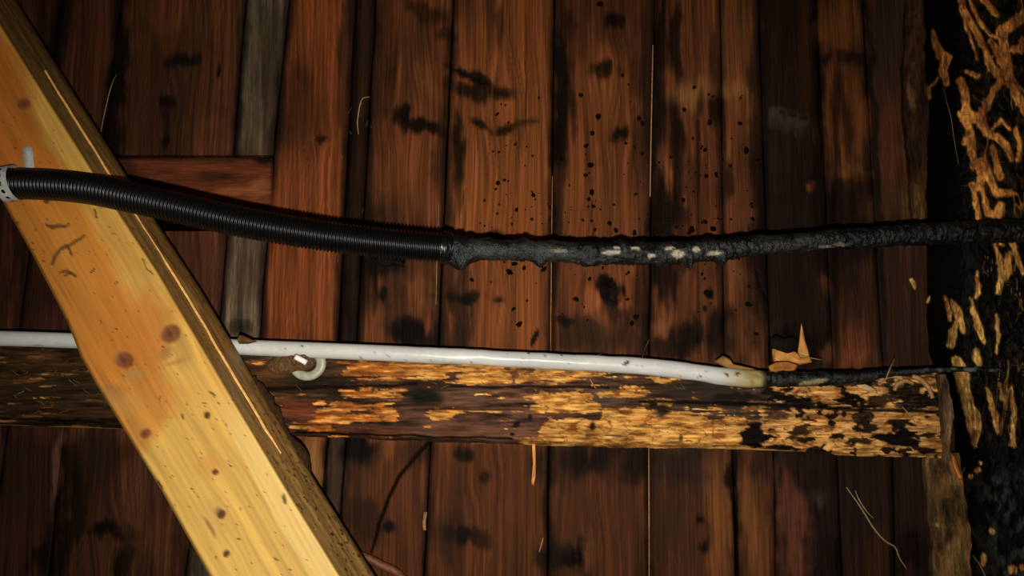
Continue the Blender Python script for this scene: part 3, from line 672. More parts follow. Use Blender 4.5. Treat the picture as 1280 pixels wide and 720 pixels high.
# ---------------------------------------------------------------- charred post on the right
STR = [[(1165, 40, 2.5), (1170, 55, 4), (1175, 68, 6), (1184, 72, 5), (1178, 88, 5), (1183, 104, 4)],
 [(1197, -30, 4), (1200, 0, 4), (1208, 18, 4), (1222, 42, 3.5), (1232, 65, 3.5), (1240, 85, 5), (1250, 95, 6)], [(1200, 10, 1.6), (1207, 30, 1.6), (1215, 52, 1.6), (1221, 75, 1.6)],
 [(1208, -20, 2), (1212, 0, 2), (1222, 22, 2), (1236, 42, 2), (1248, 48, 2)], [(1228, -20, 3), (1230, 0, 3), (1240, 12, 4), (1246, 18, 3)],
 [(1290, 10, 6), (1265, 32, 6), (1252, 38, 6), (1255, 55, 5), (1258, 80, 6), (1262, 100, 6), (1272, 120, 6), (1284, 140, 5)], [(1238, 52, 3), (1248, 65, 5), (1258, 85, 7)],
 [(1262, 100, 5), (1248, 105, 4), (1240, 118, 4), (1232, 132, 5), (1224, 148, 5)], [(1200, 102, 5), (1206, 115, 4.5), (1208, 135, 5), (1212, 145, 7), (1226, 150, 6)], [(1208, 90, 2), (1222, 95, 3)],
 [(1290, 58, 6), (1270, 62, 4)], [(1205, 142, 7), (1212, 160, 4.5), (1206, 178, 3)], [(1213, 165, 4.5), (1214, 190, 4.5), (1218, 208, 5), (1226, 205, 6), (1228, 220, 5), (1222, 235, 4)],
 [(1225, 150, 6), (1232, 165, 4.5), (1248, 172, 5), (1258, 182, 5), (1264, 200, 2)], [(1240, 185, 4), (1246, 205, 4.5), (1250, 220, 5)], [(1232, 205, 4), (1238, 225, 4.5), (1246, 240, 5), (1262, 240, 4)],
 [(1216, 232, 4), (1220, 250, 3), (1224, 275, 3)], [(1228, 235, 2), (1235, 265, 4), (1248, 268, 5), (1252, 255, 4)],
 [(1242, 303, 2), (1248, 320, 3.5), (1252, 345, 3.5), (1248, 365, 3)], [(1260, 317, 4), (1260, 340, 4.5), (1254, 350, 3)], [(1266, 305, 4), (1272, 325, 3), (1280, 342, 3)], [(1252, 304, 2.5)], [(1268, 308, 3.5)],
 [(1190, 376, 1.5), (1197, 390, 5), (1202, 405, 4), (1204, 415, 2)], [(1181, 372, 1.5), (1187, 390, 2.6), (1188, 400, 2)], [(1213, 374, 1.5), (1218, 390, 3.5), (1224, 408, 4.5), (1230, 425, 2.6)], [(1220, 436, 3), (1222, 447, 5), (1224, 455, 3)],
 [(1196, 404, 2), (1190, 416, 5), (1188, 430, 4.5)], [(1222, 340, 1.6), (1224, 365, 3), (1220, 372, 2)], [(1196, 450, 5), (1200, 458, 7), (1203, 472, 9), (1205, 485, 8), (1210, 508, 6.5), (1216, 522, 9), (1219, 540, 8.5), (1218, 552, 4), (1219, 558, 2)],
 [(1234, 488, 2), (1240, 505, 3), (1244, 520, 3.5), (1247, 540, 2)], [(1265, 485, 2), (1267, 510, 3), (1266, 555, 3)], [(1214, 595, 2.5)], [(1223, 588, 3.5)], [(1227, 580, 2)], [(1230, 694, 2), (1229, 704, 2.5)], [(1266, 713, 5)], [(1278, 711, 4)],
 [(1172, 98, 1.2), (1160, 110, 2), (1161, 122, 2)], [(1249, 480, 1.2), (1252, 500, 1.5)], [(1246, 395, 2), (1248, 420, 2.5), (1246, 440, 1.5)], [(1240, 160, 2), (1252, 150, 2), (1262, 160, 2)], [(1270, 160, 2.5), (1276, 180, 2.5), (1272, 200, 2)], [(1240, 663, 3)]]
pL = line([(1148, -200), (1154, 0), (1158, 280), (1162, 440), (1186, 500), (1198, 570), (1206, 640), (1214, 720), (1232, 920)])
def post():
    root = thing('charred_post', 'thick upright log post at the right, charred black with beetle-eaten orange wood', 'post', P(1290, 720, -.08))
    nv = 760; v = np.linspace(-200, 920, nv); xs = np.concatenate([np.linspace(0, 1, 230)])
    nu = len(xs); l = pL(v) + 2.0 * fbm(v * .03, v * 0, 600, 4)
    R_ = 1420
    px = l[:, None] + (R_ - l)[:, None] * (xs ** 1.1)[None]; py = np.repeat(v[:, None], nu, 1)
    # near the visible front use denser pixels
    n1 = fbm(px * .04, py * .03, 610, 4); n2 = fbm(px * .12, py * .09, 612, 4); n3 = fbm(px * .3, py * .12, 614, 3)
    m = np.zeros_like(px); wx = px + 1.7 * n2 + 1.3 * n3; wy = py + 2.0 * n1 + 1.5 * n3
    allS = STR + [[(2 * 1292 - x, y + 25, r) for x, y, r in s] for s in STR if s[0][0] > 1185]
    for s in allS:
        d = seg_dist(wx, wy, s) - .5; m = np.maximum(m, 1 - smooth(-1.2, 1.6, d))
    zone = smooth(1215, 1235, px) * (1 - smooth(255, 275, py)); rid = np.abs(fbm(px * .045 - py * .012, py * .016 + px * .006, 640, 3))
    m = np.maximum(m, zone * (1 - smooth(.03, .10, rid)) * smooth(-.45, -.1, n1) * .9)
    zone2 = smooth(1222, 1236, px) * smooth(300, 320, py) * (1 - smooth(540, 560, py)); rid2 = np.abs(fbm(px * .10 + py * .01, py * .014, 643, 3))
    m = np.maximum(m, zone2 * (1 - smooth(.02, .09, rid2)) * smooth(.0, .35, n1) * .8)
    grn = smooth(.25, .7, n1) * smooth(1195, 1230, px)
    col = np.broadcast_to(np.array([11., 10, 8]), px.shape + (3,)).copy()
    col = mix(col, (56, 59, 56), .9 * smooth(560, 620, py) * smooth(-.4, .6, n2)); col = mix(col, (24, 26, 22), .7 * np.exp(-((px - 1195) / 30) ** 2 - ((py - 330) / 40) ** 2))
    rb = smooth(1205, 1225, px) * (1 - smooth(255, 300, py)); col = mix(col, (46, 38, 20), .7 * rb * smooth(-.2, .4, n2)); col = mix(col, (92, 58, 26), .55 * rb * smooth(.25, .5, n3))
    col = mix(col, (60, 44, 24), .6 * smooth(.15, .5, n3) * smooth(360, 400, py) * (1 - smooth(540, 580, py)) * smooth(1195, 1215, px))
    oc = np.broadcast_to(np.array([222., 148, 74]), px.shape + (3,)).copy(); oc = mix(oc, (222, 172, 94), smooth(270, 380, py) * .85); oc *= np.clip(1 + .22 * n2 + .28 * n3, .45, 1.4)[..., None]
    oc = mix(oc, (120, 62, 32), .6 * smooth(.2, .6, n1 + .5 * n3))
    col = col + (oc - col) * m[..., None]
    d0 = px - l[:, None]
    roll = -.012 - .118 * (1 - (1 - smooth(0, 1, np.clip(d0 / 58, 0, 1) * .5 + 0)) ** 1) * 2
    roll = -.012 - .118 * np.sin(np.clip(d0 / 52, 0, 1) * math.pi / 2)
    h = .0045 * m * (.7 + .5 * n3) + .004 * n1 + .0022 * n2 + .0008 * n3
    pts = P(px, py, roll - h * np.clip(d0 / 8, 0, 1))
    slab('log', pts, lin(col), M_post, root, back_y=-.010)
    return root
post_root = post()

def bark(name, L, R, ya, yb, base, y, parent, seed, label, spots=()):
    nv = int((yb - ya) / 2.2); nu = max(14, int((R((ya + yb) / 2) - L((ya + yb) / 2)) / 1.6))
    v = np.linspace(ya, yb, nv); u = np.linspace(0, 1, nu)
    l = L(v) + 2.2 * fbm(v * .05, v * 0, seed, 4); r = R(v) + 2.5 * fbm(v * .05, v * 0, seed + 1, 4)
    px = l[:, None] + (r - l)[:, None] * u[None]; py = np.repeat(v[:, None], nu, 1)
    n1 = fbm(px * .07, py * .025, seed + 2, 4); n2 = fbm(px * .25, py * .06, seed + 3, 3)
    col = np.broadcast_to(np.array(base, float), px.shape + (3,)).copy() * np.clip(1 + .4 * n1 + .3 * n2, .3, 1.8)[..., None]
    col = blobs(px, py, list(spots), col, seed)
    h = .003 * n1 + .002 * n2
    yy = y(u)[None] + 0 * px if callable(y) else y
    o = slab(name, P(px, py, yy - h), lin(col), M_bark, parent, back=(0, .008, 0)); o['label'] = label
    return o
bark('bark', line([(1128, -200), (1133, 0), (1130, 120), (1142, 280)]), line([(1150, -200), (1154, 0), (1160, 140), (1158, 280)]), -200, 283, (62, 40, 22), lambda u: -.020 - .012 * np.sin(u * math.pi * .6), post_root, 700, 'brown waney bark strip',
     [(1137, 120, 4, 18, -10, (150, 116, 70), .6), (1158, 95, 4, 30, 0, K, .6), (1145, 190, 9, 26, 0, (44, 28, 18), .7), (1160, 112, 3, 12, 0, (128, 84, 50), .7), (1147, 255, 8, 26, 0, (122, 94, 48), .55), (1150, 10, 6, 30, 0, (84, 66, 50), .5), (1134, 212, 2.5, 5, 0, (150, 120, 80), .8)])
bark('bark', line([(1157, 560), (1160, 640), (1168, 730), (1180, 920)]), line([(1197, 560), (1208, 630), (1217, 730), (1236, 920)]), 566, 920, (100, 74, 42), lambda u: -.030 - .016 * np.sin(u * math.pi * .7), post_root, 720, 'shaggy grey brown bark at the foot of the view',
     [(1187, 585, 18, 9, 10, (60, 40, 28), .7), (1164, 640, 8, 80, 0, (78, 56, 40), .5), (1185, 670, 6, 10, 0, (50, 34, 22), .8), (1194, 590, 4, 24, -25, (180, 120, 60), .7), (1171, 656, 2, 3, 0, (190, 160, 100), .9), (1196, 700, 9, 30, 0, (140, 108, 62), .5)])
bark('bark', line([(1173, 466), (1180, 500), (1181, 572)]), line([(1183, 464), (1191, 500), (1190, 575)]), 468, 576, (100, 76, 54), -.098, post_root, 740, 'narrow grey brown bark edge at the rail end')

# ---------------------------------------------------------------- black corrugated conduit
CR = .0158
cpath = [(-260, 236), (-120, 228), (-30, 227), (0, 229), (60, 231), (110, 236), (160, 246), (220, 259), (300, 277), (380, 291), (450, 300.5), (520, 307.5), (566, 310.5)]
def cdep(x): return float(np.interp(x, [-260, 0, 250, 566], [-.243, -.2455, -.2455, -.225]))
cpts = [P(x, y, cdep(x)) for x, y in cpath]
PITCHC = .0037
def ribs(S, TH):
    p = np.cos(S * 2 * math.pi / PITCHC); return -.0013 + .0013 * p
con = thing('corrugated_conduit', 'black corrugated flexible conduit crossing the brace, open at its burnt right end', 'conduit', P(100, 236, -.24))
clen = catmull(cpts, 50)[1][-1]
tube('ribbed_sleeve', cpts, CR, M_conduit, con, n=int(clen / PITCHC * 7), m=44, disp=ribs, cap=False)
# torn, melted lip at the open end
lip = [P(x, y, -.225) for x, y in ((553, 309.5), (558, 310), (563, 310.4), (568, 310.7))]
def lipd(S, TH): return .0010 + .0012 * noise(S * 600, TH * 2.0, 3) + .0012 * noise(S * 900, TH * 5, 4)
tube('melted_lip', lip, [CR * .99, CR * 1.0, CR * .92, CR * .72], M_conduit, con, n=22, m=44, disp=lipd, cap=False)['label'] = 'melted rough black lip'

# perforated metal strap
def strap():
    root = thing('perforated_strap', 'pale galvanised strap with round holes holding the conduit against the brace', 'strap', P(10, 250, -.23))
    c, s = catmull([P(x, y, cdep(x)) for x, y in ((-60, 226.7), (-30, 227), (0, 229), (30, 230.2), (60, 231))], 200)
    i0 = int(np.argmin(abs(c[:, 0] - P(13, 229, -.2455)[0])))
    T = c[i0 + 1] - c[i0 - 1]; T /= np.linalg.norm(T); T = T + np.array([.0, 0, .24]); T /= np.linalg.norm(T)
    A = np.cross(T, [0, 1, 0]); A /= np.linalg.norm(A); B = np.cross(T, A)
    nu, nv = 26, 150; wdt = .0130; r = CR + .0010
    th = np.linspace(0, 2 * math.pi, nv); uu = np.linspace(-wdt / 2, wdt / 2, nu)
    U, TH = np.meshgrid(uu, th)
    ring = lambda rr: c[i0] + U[..., None] * T + rr * (np.cos(TH)[..., None] * A * 1.03 + np.sin(TH)[..., None] * B)
    O = ring(r + .0008).reshape(-1, 3); I = ring(r).reshape(-1, 3)
    f = grid_faces(nv, nu); cen_u = U.reshape(-1)[f].mean(1); cen_t = TH.reshape(-1)[f].mean(1)
    hp = .0078 / r; q = (cen_t / hp + .5) % 1 - .5
    keep = np.hypot(cen_u, q * .0078) > .0021
    f = f[keep]
    make_obj('band', np.concatenate([O, I]), [np.concatenate([f, f[:, ::-1] + len(O)])], M_strap, root)
    # free tail of the strap on the face of the brace, above the conduit
    V = []; ys = np.linspace(183, 214, 12)
    for yv in ys:
        for sx, dy in ((-1, 0), (1, 0), (1, .0012), (-1, .0012)):
            V.append(P(35 + (yv - 190) * .06 + sx * (6.5 if yv > 186 else 5), yv + sx * .8, float(bD(yv)) - .0022 + dy))
    Fq = [[4 * k + a, 4 * k + (a + 1) % 4, 4 * k + 4 + (a + 1) % 4, 4 * k + 4 + a] for k in range(11) for a in range(4)] + [[3, 2, 1, 0], [44, 45, 46, 47]]
    make_obj('strap_tail', np.array(V), [np.array(Fq)], M_strap, root)['label'] = 'dull grey end of the strap lying on the brace'
strap()

# ---------------------------------------------------------------- burnt cable
kpath = [(530, 307, 14), (560, 310, 15.5), (585, 311.5, 15), (640, 313, 13.5), (700, 315, 13.5), (760, 316.5, 13.5), (820, 316.5, 14), (880, 314, 13), (950, 307, 12.5), (1020, 301.5, 13), (1090, 296.5, 13), (1160, 292.5, 14), (1220, 290, 14), (1300, 288, 14), (1420, 286, 14)]
kdep = lambda x: float(np.interp(x, [530, 566, 900, 1150, 1300, 1420], [-.227, -.225, -.205, -.175, -.160, -.155]))
kp = [np.append(P(x, y, kdep(x)), r * px_size(x, y, kdep(x))) for x, y, r in kpath]
kc, ks = catmull(kp, 700)
kpx = np.interp(np.linspace(0, 1, 700), np.linspace(0, 1, 700), 640 + 0 * ks)
def proj(V):
    d = V - CAM; cx = d[..., 0]; cz = d[..., 1] * CP + d[..., 2] * SP; cy = -d[..., 1] * SP + d[..., 2] * CP
    return 640 + F * cx / cz, 360 - F * cy / cz
s2px = lambda S: np.interp(S, ks, proj(kc[:, :3])[0])
smoothR = [(590, 650, .8), (655, 722, .9), (945, 1030, .6)]
def bare(x):
    m = 0 * x
    for a, b, st in smoothR: m = np.maximum(m, st * smooth(a - 6, a + 8, x) * (1 - smooth(b - 12, b + 6, x)))
    return m
LUMP = [(576, -1.2, 14, 11), (675, -1.45, 8, 8), (860, -1.5, 5, 8), (900, -1.4, 6, 8), (775, 1.4, 8, 3), (655, 1.3, 8, 2.6), (690, 1.2, 8, 3), (885, 1.3, 10, 3), (735, -1.4, 14, 4.5), (830, -1.2, 12, 3.5), (570, 0.5, 8, 3), (610, 1.4, 6, 2.4), (1000, -1.4, 8, 2), (950, 1.3, 8, 3)]
def kdisp(S, TH):
    x = s2px(S); pxs = .00084
    b = bare(x)
    X = np.cos(TH); Z = np.sin(TH)
    n = fbm(S * 190, X * 2.2 + Z * 3.1 + 4, 801, 4) + .6 * fbm(S * 420, X * 4 - Z * 5, 805, 3)
    d = (n * 2.0 - .4) * pxs * (1 - .65 * b) - 1.2 * pxs * b
    for cx, ang, wx_, hgt in LUMP:
        dt = np.angle(np.exp(1j * (TH - LANG(ang)))); d = d + hgt * pxs * np.exp(-((x - cx) / wx_) ** 2 - (dt / .75) ** 2)
    return d
def LANG(a):      # angle on the ring for an elevation a: A axis points down or up depending on the frame
    return ANG0 + (0 if a < 0 else math.pi) 
ANG0 = 0.0
Tt = kc[1, :3] - kc[0, :3]; A0 = np.cross(Tt, [0, 1, .02])
ANG0 = 0.0 if A0[2] < 0 else math.pi
def kcol(S, TH, ring):
    x, y = proj(ring); b = bare(x)
    n = fbm(x * .15, y * .15, 811, 4); n2 = fbm(x * .06, y * .12, 813, 3)
    c = np.broadcast_to(np.array([12., 12, 10]), x.shape + (3,)).copy()
    c = mix(c, (74, 74, 68), .5 * b * smooth(-.5, .3, n2 + .2)); c = mix(c, (38, 42, 38), .6 * smooth(.1, .6, n))
    front = (ring[..., 1] < np.interp(S, ks, kc[:, 1]))
    pale = np.zeros_like(x)
    for cx, cy, rx, ry in ((764, 316, 12, 3), (770, 310, 5, 2.2), (793, 311, 7, 2), (837, 311, 7, 2), (848, 317, 10, 4.5), (871, 312, 6, 4), (893, 317, 11, 3.2), (1032, 308, 12, 2), (1050, 306, 9, 2), (815, 320, 5, 2), (700, 313, 10, 3)):
        st = .8 if cx not in (700, 1032, 1050) else .45
        r = np.hypot((x - cx + 3 * n) / rx, (y - cy + 2 * n2) / ry); pale = np.maximum(pale, st * (1 - smooth(.7, 1.2, r)))
    c = mix(c, (206, 192, 166), pale * front)
    return lin(c)
cab = thing('burnt_cable', 'thick cable with blistered black tarry sheath leaving the conduit towards the charred post', 'cable', P(700, 315, -.22))
tube('blistered_sheath', kp, None, M_tar, cab, n=700, m=40, disp=kdisp, color=kcol)

# ---------------------------------------------------------------- white pipe with melted end
wpath = [(-260, 416, 9.6), (-120, 420, 9.6), (0, 423, 9.6), (95, 426, 9.6), (200, 430, 9.6), (300, 434, 9.8), (480, 441.5, 10), (600, 447, 10), (700, 452, 10), (780, 456.5, 10.5), (830, 460.5, 10.8), (870, 465.5, 10.8), (905, 470, 11), (935, 473, 11), (962, 474, 9.5)]
PY = BY - .0165
wp = [np.append(P(x, y, PY), r * px_size(x, y, PY)) for x, y, r in wpath]
wr = thing('white_pipe', 'white plastic pipe along the top of the rail, scorched yellow at its melted right end', 'pipe', P(400, 440, PY))
def wcol(S, TH, ring):
    x, y = proj(ring)
    c = np.broadcast_to(np.array([208., 209, 204]), x.shape + (3,)).copy()
    n = fbm(x * .02, y * .06, 850, 4); c *= (1 + .03 * n)[..., None]
    c = mix(c, (172, 150, 92), .85 * smooth(890, 945, x)); c = mix(c, (120, 96, 50), .7 * smooth(.1, .5, fbm(x * .1, y * .1, 852, 3)) * smooth(920, 955, x))
    c = mix(c, (24, 20, 16), smooth(948, 960, x + 5 * n))
    for a, b, rx, ry in ((783, 454, 5, 2.6), (661, 441, 3, 1.4), (682, 445, 1.4, 1.2), (702, 444, 1.2, 1), (866, 452, 3.5, 2), (908, 468, 1.5, 3.2), (922, 467, 4, 1.5), (875, 471, 1.5, 1.2), (562, 444, 1, 1), (378, 432, 1, 1), (312, 433, 1, 1)):
        X = x - a; Y_ = y - b; X, Y_ = X * .9 + Y_ * -.45, X * .45 + Y_ * .9
        c = mix(c, (34, 26, 20), .9 * (1 - smooth(.7, 1.2, np.hypot(X / rx, Y_ / ry))))
    sp = smooth(.98, 1.1, fbm(x * .28, y * .28, 856, 2)); c = mix(c, (120, 104, 82), .5 * sp)
    return lin(c)
def wd_(S, TH): return .0005 * fbm(S * 40, np.cos(TH) * 2 + np.sin(TH), 860, 2) * smooth(.66, .8, S)
tube('plastic_tube', wp, None, M_pipe, wr, n=420, m=28, disp=wd_, color=wcol)
# melted wire running on from the pipe to the post
mp = [(950, 474.5, 8.5), (972, 474, 9.5), (1000, 474, 9), (1040, 473, 8.5), (1080, 470.5, 7), (1110, 466.5, 5), (1145, 464, 3.4), (1180, 462, 3), (1215, 462, 3), (1250, 463, 2.6)]
mdep = lambda x: float(np.interp(x, [950, 1100, 1180, 1210, 1260], [PY, PY - .002, -.122, -.142, -.142]))
mw = [np.append(P(x, y, mdep(x)), r * px_size(x, y, mdep(x))) for x, y, r in mp]
def mdisp(S, TH): return .0016 * fbm(S * 160, np.cos(TH) * 2 + np.sin(TH) * 2.5, 870, 4) * (1 - .6 * smooth(.1, .2, S))
def mcol(S, TH, ring):
    x, y = proj(ring); n = fbm(x * .12, y * .2, 872, 4)
    c = np.broadcast_to(np.array([13., 13, 12]), x.shape + (3,)).copy(); c = mix(c, (52, 54, 50), .6 * smooth(.1, .6, n))
    c = mix(c, (168, 150, 110), .85 * (1 - smooth(.7, 1.2, np.hypot((x - 1016 + 5 * n) / 18, (y - 478 + .15 * (x - 1016)) / 3.4))))
    c = mix(c, (120, 124, 122), .6 * smooth(1140, 1170, x) * smooth(.0, .5, n))
    return lin(c)
tube('melted_wire', mw, None, M_tar, wr, n=260, m=22, disp=mdisp, color=mcol)['label'] = 'charred black wire sagging from the melted pipe end'

# ---------------------------------------------------------------- nailed clip under the pipe
def clip():
    root = thing('pipe_clip', 'milky round clip with a bright nail and crumbly dirt below the white pipe', 'clip', P(380, 455, BY))
    cy = BY - .004
    c0 = P(382, 454, BY - .0170); k = px_size(381, 454, cy)
    # cupped ring
    prof = [(22.5, .0), (23, -.003), (22.4, -.0055), (20, -.007), (14, -.0062), (11, -.004), (10.5, -.001)]
    n = 56; V = []; 
    for r, dy in prof:
        for q in range(n):
            a = 2 * math.pi * q / n; V.append(c0 + np.array([math.cos(a) * r * k, dy + .012, math.sin(a) * r * k * .92]))
    make_obj('ring', np.array(V), [grid_faces(len(prof), n, wrap=True)], M_ring, root)
    # dirt mound inside the ring and spilling to the left
    nr, na = 16, 48; V = []
    for i in range(nr):
        for q in range(na):
            a = 2 * math.pi * q / na; rr = i / (nr - 1); ext = 15.5 + (30 * max(0, math.cos(a - math.pi - .25)) ** 5)
            X = math.cos(a) * rr * ext - 6; Z = math.sin(a) * rr * ext * .85 + 4
            hh = .0095 * math.sqrt(max(0, 1 - rr ** 2)) + .0045 * float(fbm(np.array(X * .3), np.array(Z * .3), 900, 3)) * (1 - rr ** 4)
            V.append(c0 + np.array([X * k, .0075 - hh - .012 * (1 - rr), Z * k]))
    make_obj('dirt', np.array(V), [grid_faces(nr, na, wrap=True)], M_dirt, root)['label'] = 'brown crumbly dirt'
    tube('nail', [P(369, 446, BY - .046), P(376, 449.5, BY - .045), P(383, 453.5, BY - .043)], 3.4 * k, M_nail, root, n=6, m=16)['label'] = 'bright shiny nail'
clip()

# ---------------------------------------------------------------- loose bits: flakes, straw, splinters, twig
def flake(name, outline, y, col, label, thick=.005, parent=None, seed=0, cat='wood flake', tilt=0.0, group=None):
    p = np.array(outline, float); c = p.mean(0); n = len(p)
    rings = []; cs = []
    for f, dz in ((1, 0), (.82, -.0018), (.5, -.003), (.0, -.0034)):
        q = c + (p - c) * f
        yy = y + dz - .0012 * fbm(q[:, 0] * .2, q[:, 1] * .2, seed, 3) + tilt * (q[:, 1] - c[1])
        rings.append(P(q[:, 0], q[:, 1], yy))
        cc = np.array(col, float) * np.clip(1 + .3 * fbm(q[:, 0] * .3, q[:, 1] * .3, seed + 2, 3) + (0.08 if f < .9 else -.25), .3, 1.3)[:, None]; cs.append(lin(cc))
    bk = P(p[:, 0], p[:, 1], y + thick + tilt * (p[:, 1] - c[1])); rings = [bk] + rings; cs = [cs[0] * .5] + cs
    nr = len(rings); V = np.concatenate(rings + [bk.mean(0)[None]]); C = np.concatenate(cs + [cs[0][:1]])
    k = np.arange(n); k2 = (k + 1) % n
    o = make_obj(name, V, [grid_faces(nr, n, wrap=True), np.stack([np.full(n, nr * n), k, k2], -1)], M_flake, parent, C)
    return tag(o, label, cat, group)
GF = 'raw wood flakes lying behind the melted wire'
flake('wood_flake', [(965, 437), (972, 432), (985, 434), (996, 441), (1004, 446), (1013, 447), (1015, 453), (1000, 456), (980, 454), (966, 452)], -.060, (186, 128, 66), 'flat orange wood flake stuck up behind the start of the black wire', seed=1, group=GF)
flake('wood_splinter', [(1001.5, 403), (1004, 412), (1006, 424), (1010, 436), (1012, 447), (1000, 448), (997, 440), (999, 424)], -.066, (188, 130, 70), 'pointed upright orange splinter standing above the black wire', seed=4, cat='splinter')
flake('fungus_lump', [(962, 424), (970, 419), (980, 423), (990, 420), (1000, 428), (998, 438), (984, 442), (972, 438), (963, 434)], -.064, (22, 16, 13), 'black charred lump on the orange flake over the wire', seed=6, thick=.008, cat='char')
flake('wood_flake', [(960, 458), (970, 452), (985, 452), (998, 456), (994, 463), (976, 466), (962, 464)], -.094, (150, 96, 46), 'brown oval wood flake lying on the melted pipe end', seed=8, group=GF)
flake('wood_flake', [(893, 452), (903, 444), (912, 448), (914, 455), (930, 458), (946, 462), (930, 465), (905, 459)], -.100, (138, 100, 54), 'tan curled flake on top of the scorched pipe bend', seed=9, group=GF)
flake('wood_flake', [(1136, 349), (1140, 346), (1145, 352), (1146, 360), (1143, 363), (1139, 356)], -.018, (206, 156, 84), 'small bright flake on the dark board left of the post', seed=11, group=None)
flake('wood_flake', [(1157, 378), (1160, 371), (1163, 369), (1163, 375), (1160, 380)], -.046, (206, 160, 84), 'tiny bright flake at the left edge of the charred post', seed=12)
flake('wood_splinter', [(665, 553), (669, 554), (670, 575), (670, 595), (667, 608), (664, 605), (666, 580)], -.078, (198, 134, 72), 'long orange splinter hanging from the underside of the rail', seed=13, cat='splinter', thick=.003)
flake('wood_flake', [(1070, 481), (1082, 480), (1095, 486), (1097, 492), (1086, 490), (1074, 486)], -.100, (196, 160, 110), 'pale flake lifting from the rail just below the wire', seed=14)
flake('wood_splinter', [(1188, 566), (1193, 570), (1199, 586), (1203, 600), (1199, 600), (1192, 584)], -.062, (186, 116, 58), 'orange splinter on the shaggy bark below the rail end', seed=15, cat='splinter', thick=.004)

flake('dirt_clump', [(296, 424), (299, 418), (306, 420), (314, 424), (322, 427), (310, 430), (299, 430)], PY - .010, (88, 64, 34), 'mossy dirt clump on the white pipe right beside the brace', seed=17, cat='dirt')
flake('tar_clump', [(470, 318), (490, 320), (505, 326), (505, 335), (497, 331), (480, 334), (468, 330)], -.205, (12, 9, 7), 'black tar clump hanging under the conduit near its open end', seed=18, cat='tar')
# curled bark shreds over the right end of the rail
for pts, lb in (([(1098, 478, 2.6), (1106, 472, 3), (1116, 470, 3), (1128, 473, 3)], 'tan curled bark shred nearest the wire over the rail end'), ([(1118, 488, 2.4), (1122, 480, 3), (1132, 476, 3), (1142, 480, 2)], 'middle tan bark shred of the three over the rail end'), ([(1140, 470, 2.6), (1150, 474, 3.4), (1160, 484, 3.2), (1166, 498, 2.6)], 'outermost tan bark shred over the rail end')):
    pp = [np.append(P(x, y, BY - .007 - .002 * q), r * .0009) for q, (x, y, r) in enumerate(pts)]
    o = tube('bark_shred', pp, None, M_dirt2 if 'M_dirt2' in globals() else M_sliver, None, n=24, m=8); tag(o, lb, 'bark shred', 'bark shreds over the rail end')

def straw(pts, r, y, label, group=None, name='straw', mat=None, cat='straw', n=24):
    if not isinstance(y, (list, tuple)): y = [y] * len(pts)
    pp = [P(a, b, d) for (a, b), d in zip(pts, y)]
    o = tube(name, pp, [r * .6, r, r, r * .5], mat or M_straw, None, n=n, m=8)
    return tag(o, label, cat, group)
straw([(1058, 609), (1075, 633), (1092, 660), (1106, 676), (1119, 684), (1124, 697), (1134, 712)], .0011, [-.012, -.016, -.018, -.016, -.014, -.014, -.012], 'long bent dry straw on the dark boards below the rail')
straw([(1069, 613), (1074, 625), (1084, 640), (1092, 648)], .0008, [-.014, -.018, -.02, -.018], 'short dry straw beside the long bent one')
straw([(674, 690), (677, 680), (679, 672)], .0010, -.010, 'tiny straw on the board under the middle of the rail')
straw([(803, 446), (807, 434), (812, 424)], .0006, [-.095, -.03, -.012], 'thin straw standing on the white pipe')
straw([(1107, 475), (1112, 462), (1118, 448)], .0010, [-.112, -.112, -.09], 'bright straw crossing the black wire near the post')
straw([(998, 443), (1012, 447), (1027, 450)], .0006, [-.075, -.078, -.075], 'fine straw across the orange flake above the wire')
straw([(448, 168), (447, 150), (452, 125), (462, 121)], .0010, -.0075, 'pale hooked straw caught in the recessed strip beside the red board')
straw([(1128, 508), (1136, 518), (1144, 528)], .0008, BY - .006, 'fine pale straw lying on the charred rail end')
straw([(737, 473), (741, 480), (745, 486)], .0008, BY - .005, 'pale straw sliver on the rail below the pipe')
straw([(1216, 694), (1226, 708), (1233, 724)], .0010, [-.06, -.10, -.12], 'straw sticking out between shaggy bark and the post foot')
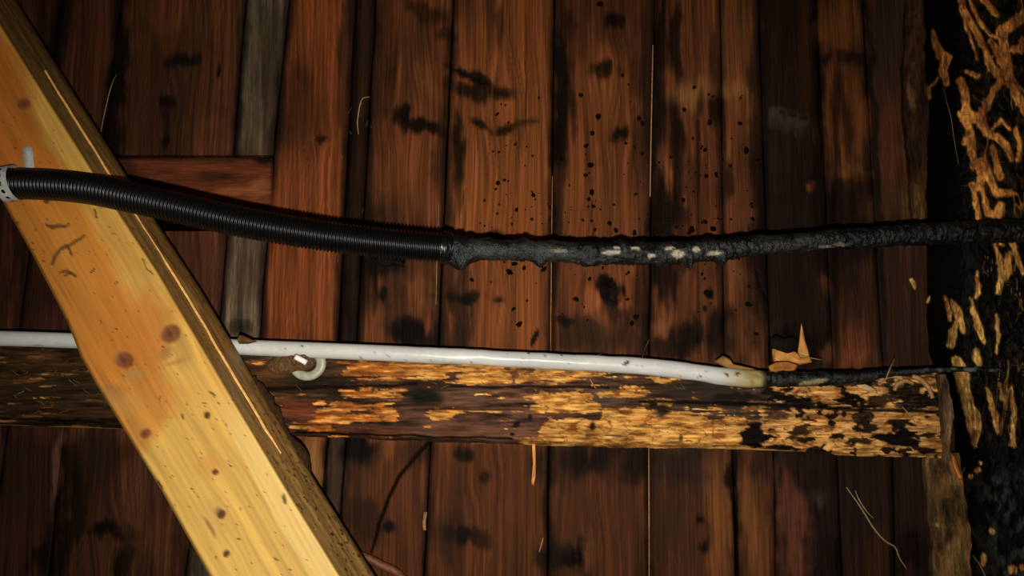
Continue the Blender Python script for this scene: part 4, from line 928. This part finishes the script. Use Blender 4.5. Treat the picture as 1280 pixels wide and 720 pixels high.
straw([(1178, 108), (1181, 116), (1184, 130), (1189, 148), (1192, 170), (1198, 205)], .0003, [-.10, -.11, -.125, -.128, -.132, -.138], 'hair-thin root hanging on the upper charred post')
straw([(126, 165), (131, 140), (139, 108), (146, 92)], .0006, [-.02, -.02, -.02, -.012], 'fine cobwebbed straw on the dark board behind the brace top')
straw([(432, 688), (456, 696), (478, 707), (496, 716), (520, 738)], .0052, [-.03, -.03, -.028, -.026, -.02], 'reddish brown twig poking out behind the foot of the brace', name='twig', mat=M_twig, cat='twig')

# hay fibres nobody could count, each lot part of what it clings to
rnd = random.Random(21)
def hay(parent, n, fx, fy, y, L, ang, wd):
    V = []; Fq = []
    for _ in range(n):
        px, py, l, a, w_ = fx(), fy(), rnd.uniform(*L), rnd.uniform(*ang), rnd.uniform(*wd)
        b = len(V); ca, sa = math.cos(a), math.sin(a); bend = rnd.uniform(-.5, .5) / l
        for k in range(5):
            t = (k / 4 - .5) * l; c_ = bend * t * t; X = px + ca * t - sa * c_; Z = py + sa * t + ca * c_
            for sx in (-1, 1): V.append(P(X - sa * sx * w_, Z + ca * sx * w_, y - .001 - .002 * (1 - (2 * t / l) ** 2)))
        for k in range(4): Fq.append([b + 2 * k, b + 2 * k + 1, b + 2 * k + 3, b + 2 * k + 2])
    o = make_obj('hay_fibres', np.array(V), [np.array(Fq)], M_hay, parent); o['kind'] = 'stuff'
U = rnd.uniform
M_hay = mat_plain('dull_hay', (104, 82, 48), 0.7, spec=0.15, scale=300, amt=0.4)
hay(post_root, 45, lambda: U(1205, 1285), lambda: U(110, 470), -.136, (4, 14), (0, 3.1), (.15, .35))
hay(post_root, 60, lambda: U(1166, 1206), lambda: U(580, 720), -.046, (5, 16), (.6, 2.4), (.15, .35))
hay(rail_root, 40, lambda: U(300, 1175), lambda: rnd.gauss(474, 12), BY - .003, (4, 12), (-.6, .9), (.15, .35))
hay(rail_root, 26, lambda: U(10, 110), lambda: U(440, 535), BY - .003, (4, 14), (-.8, .8), (.2, .4))
hay(wall, 16, lambda: U(380, 470), lambda: U(90, 330), -.0135, (4, 11), (1, 2.4), (.2, .35))
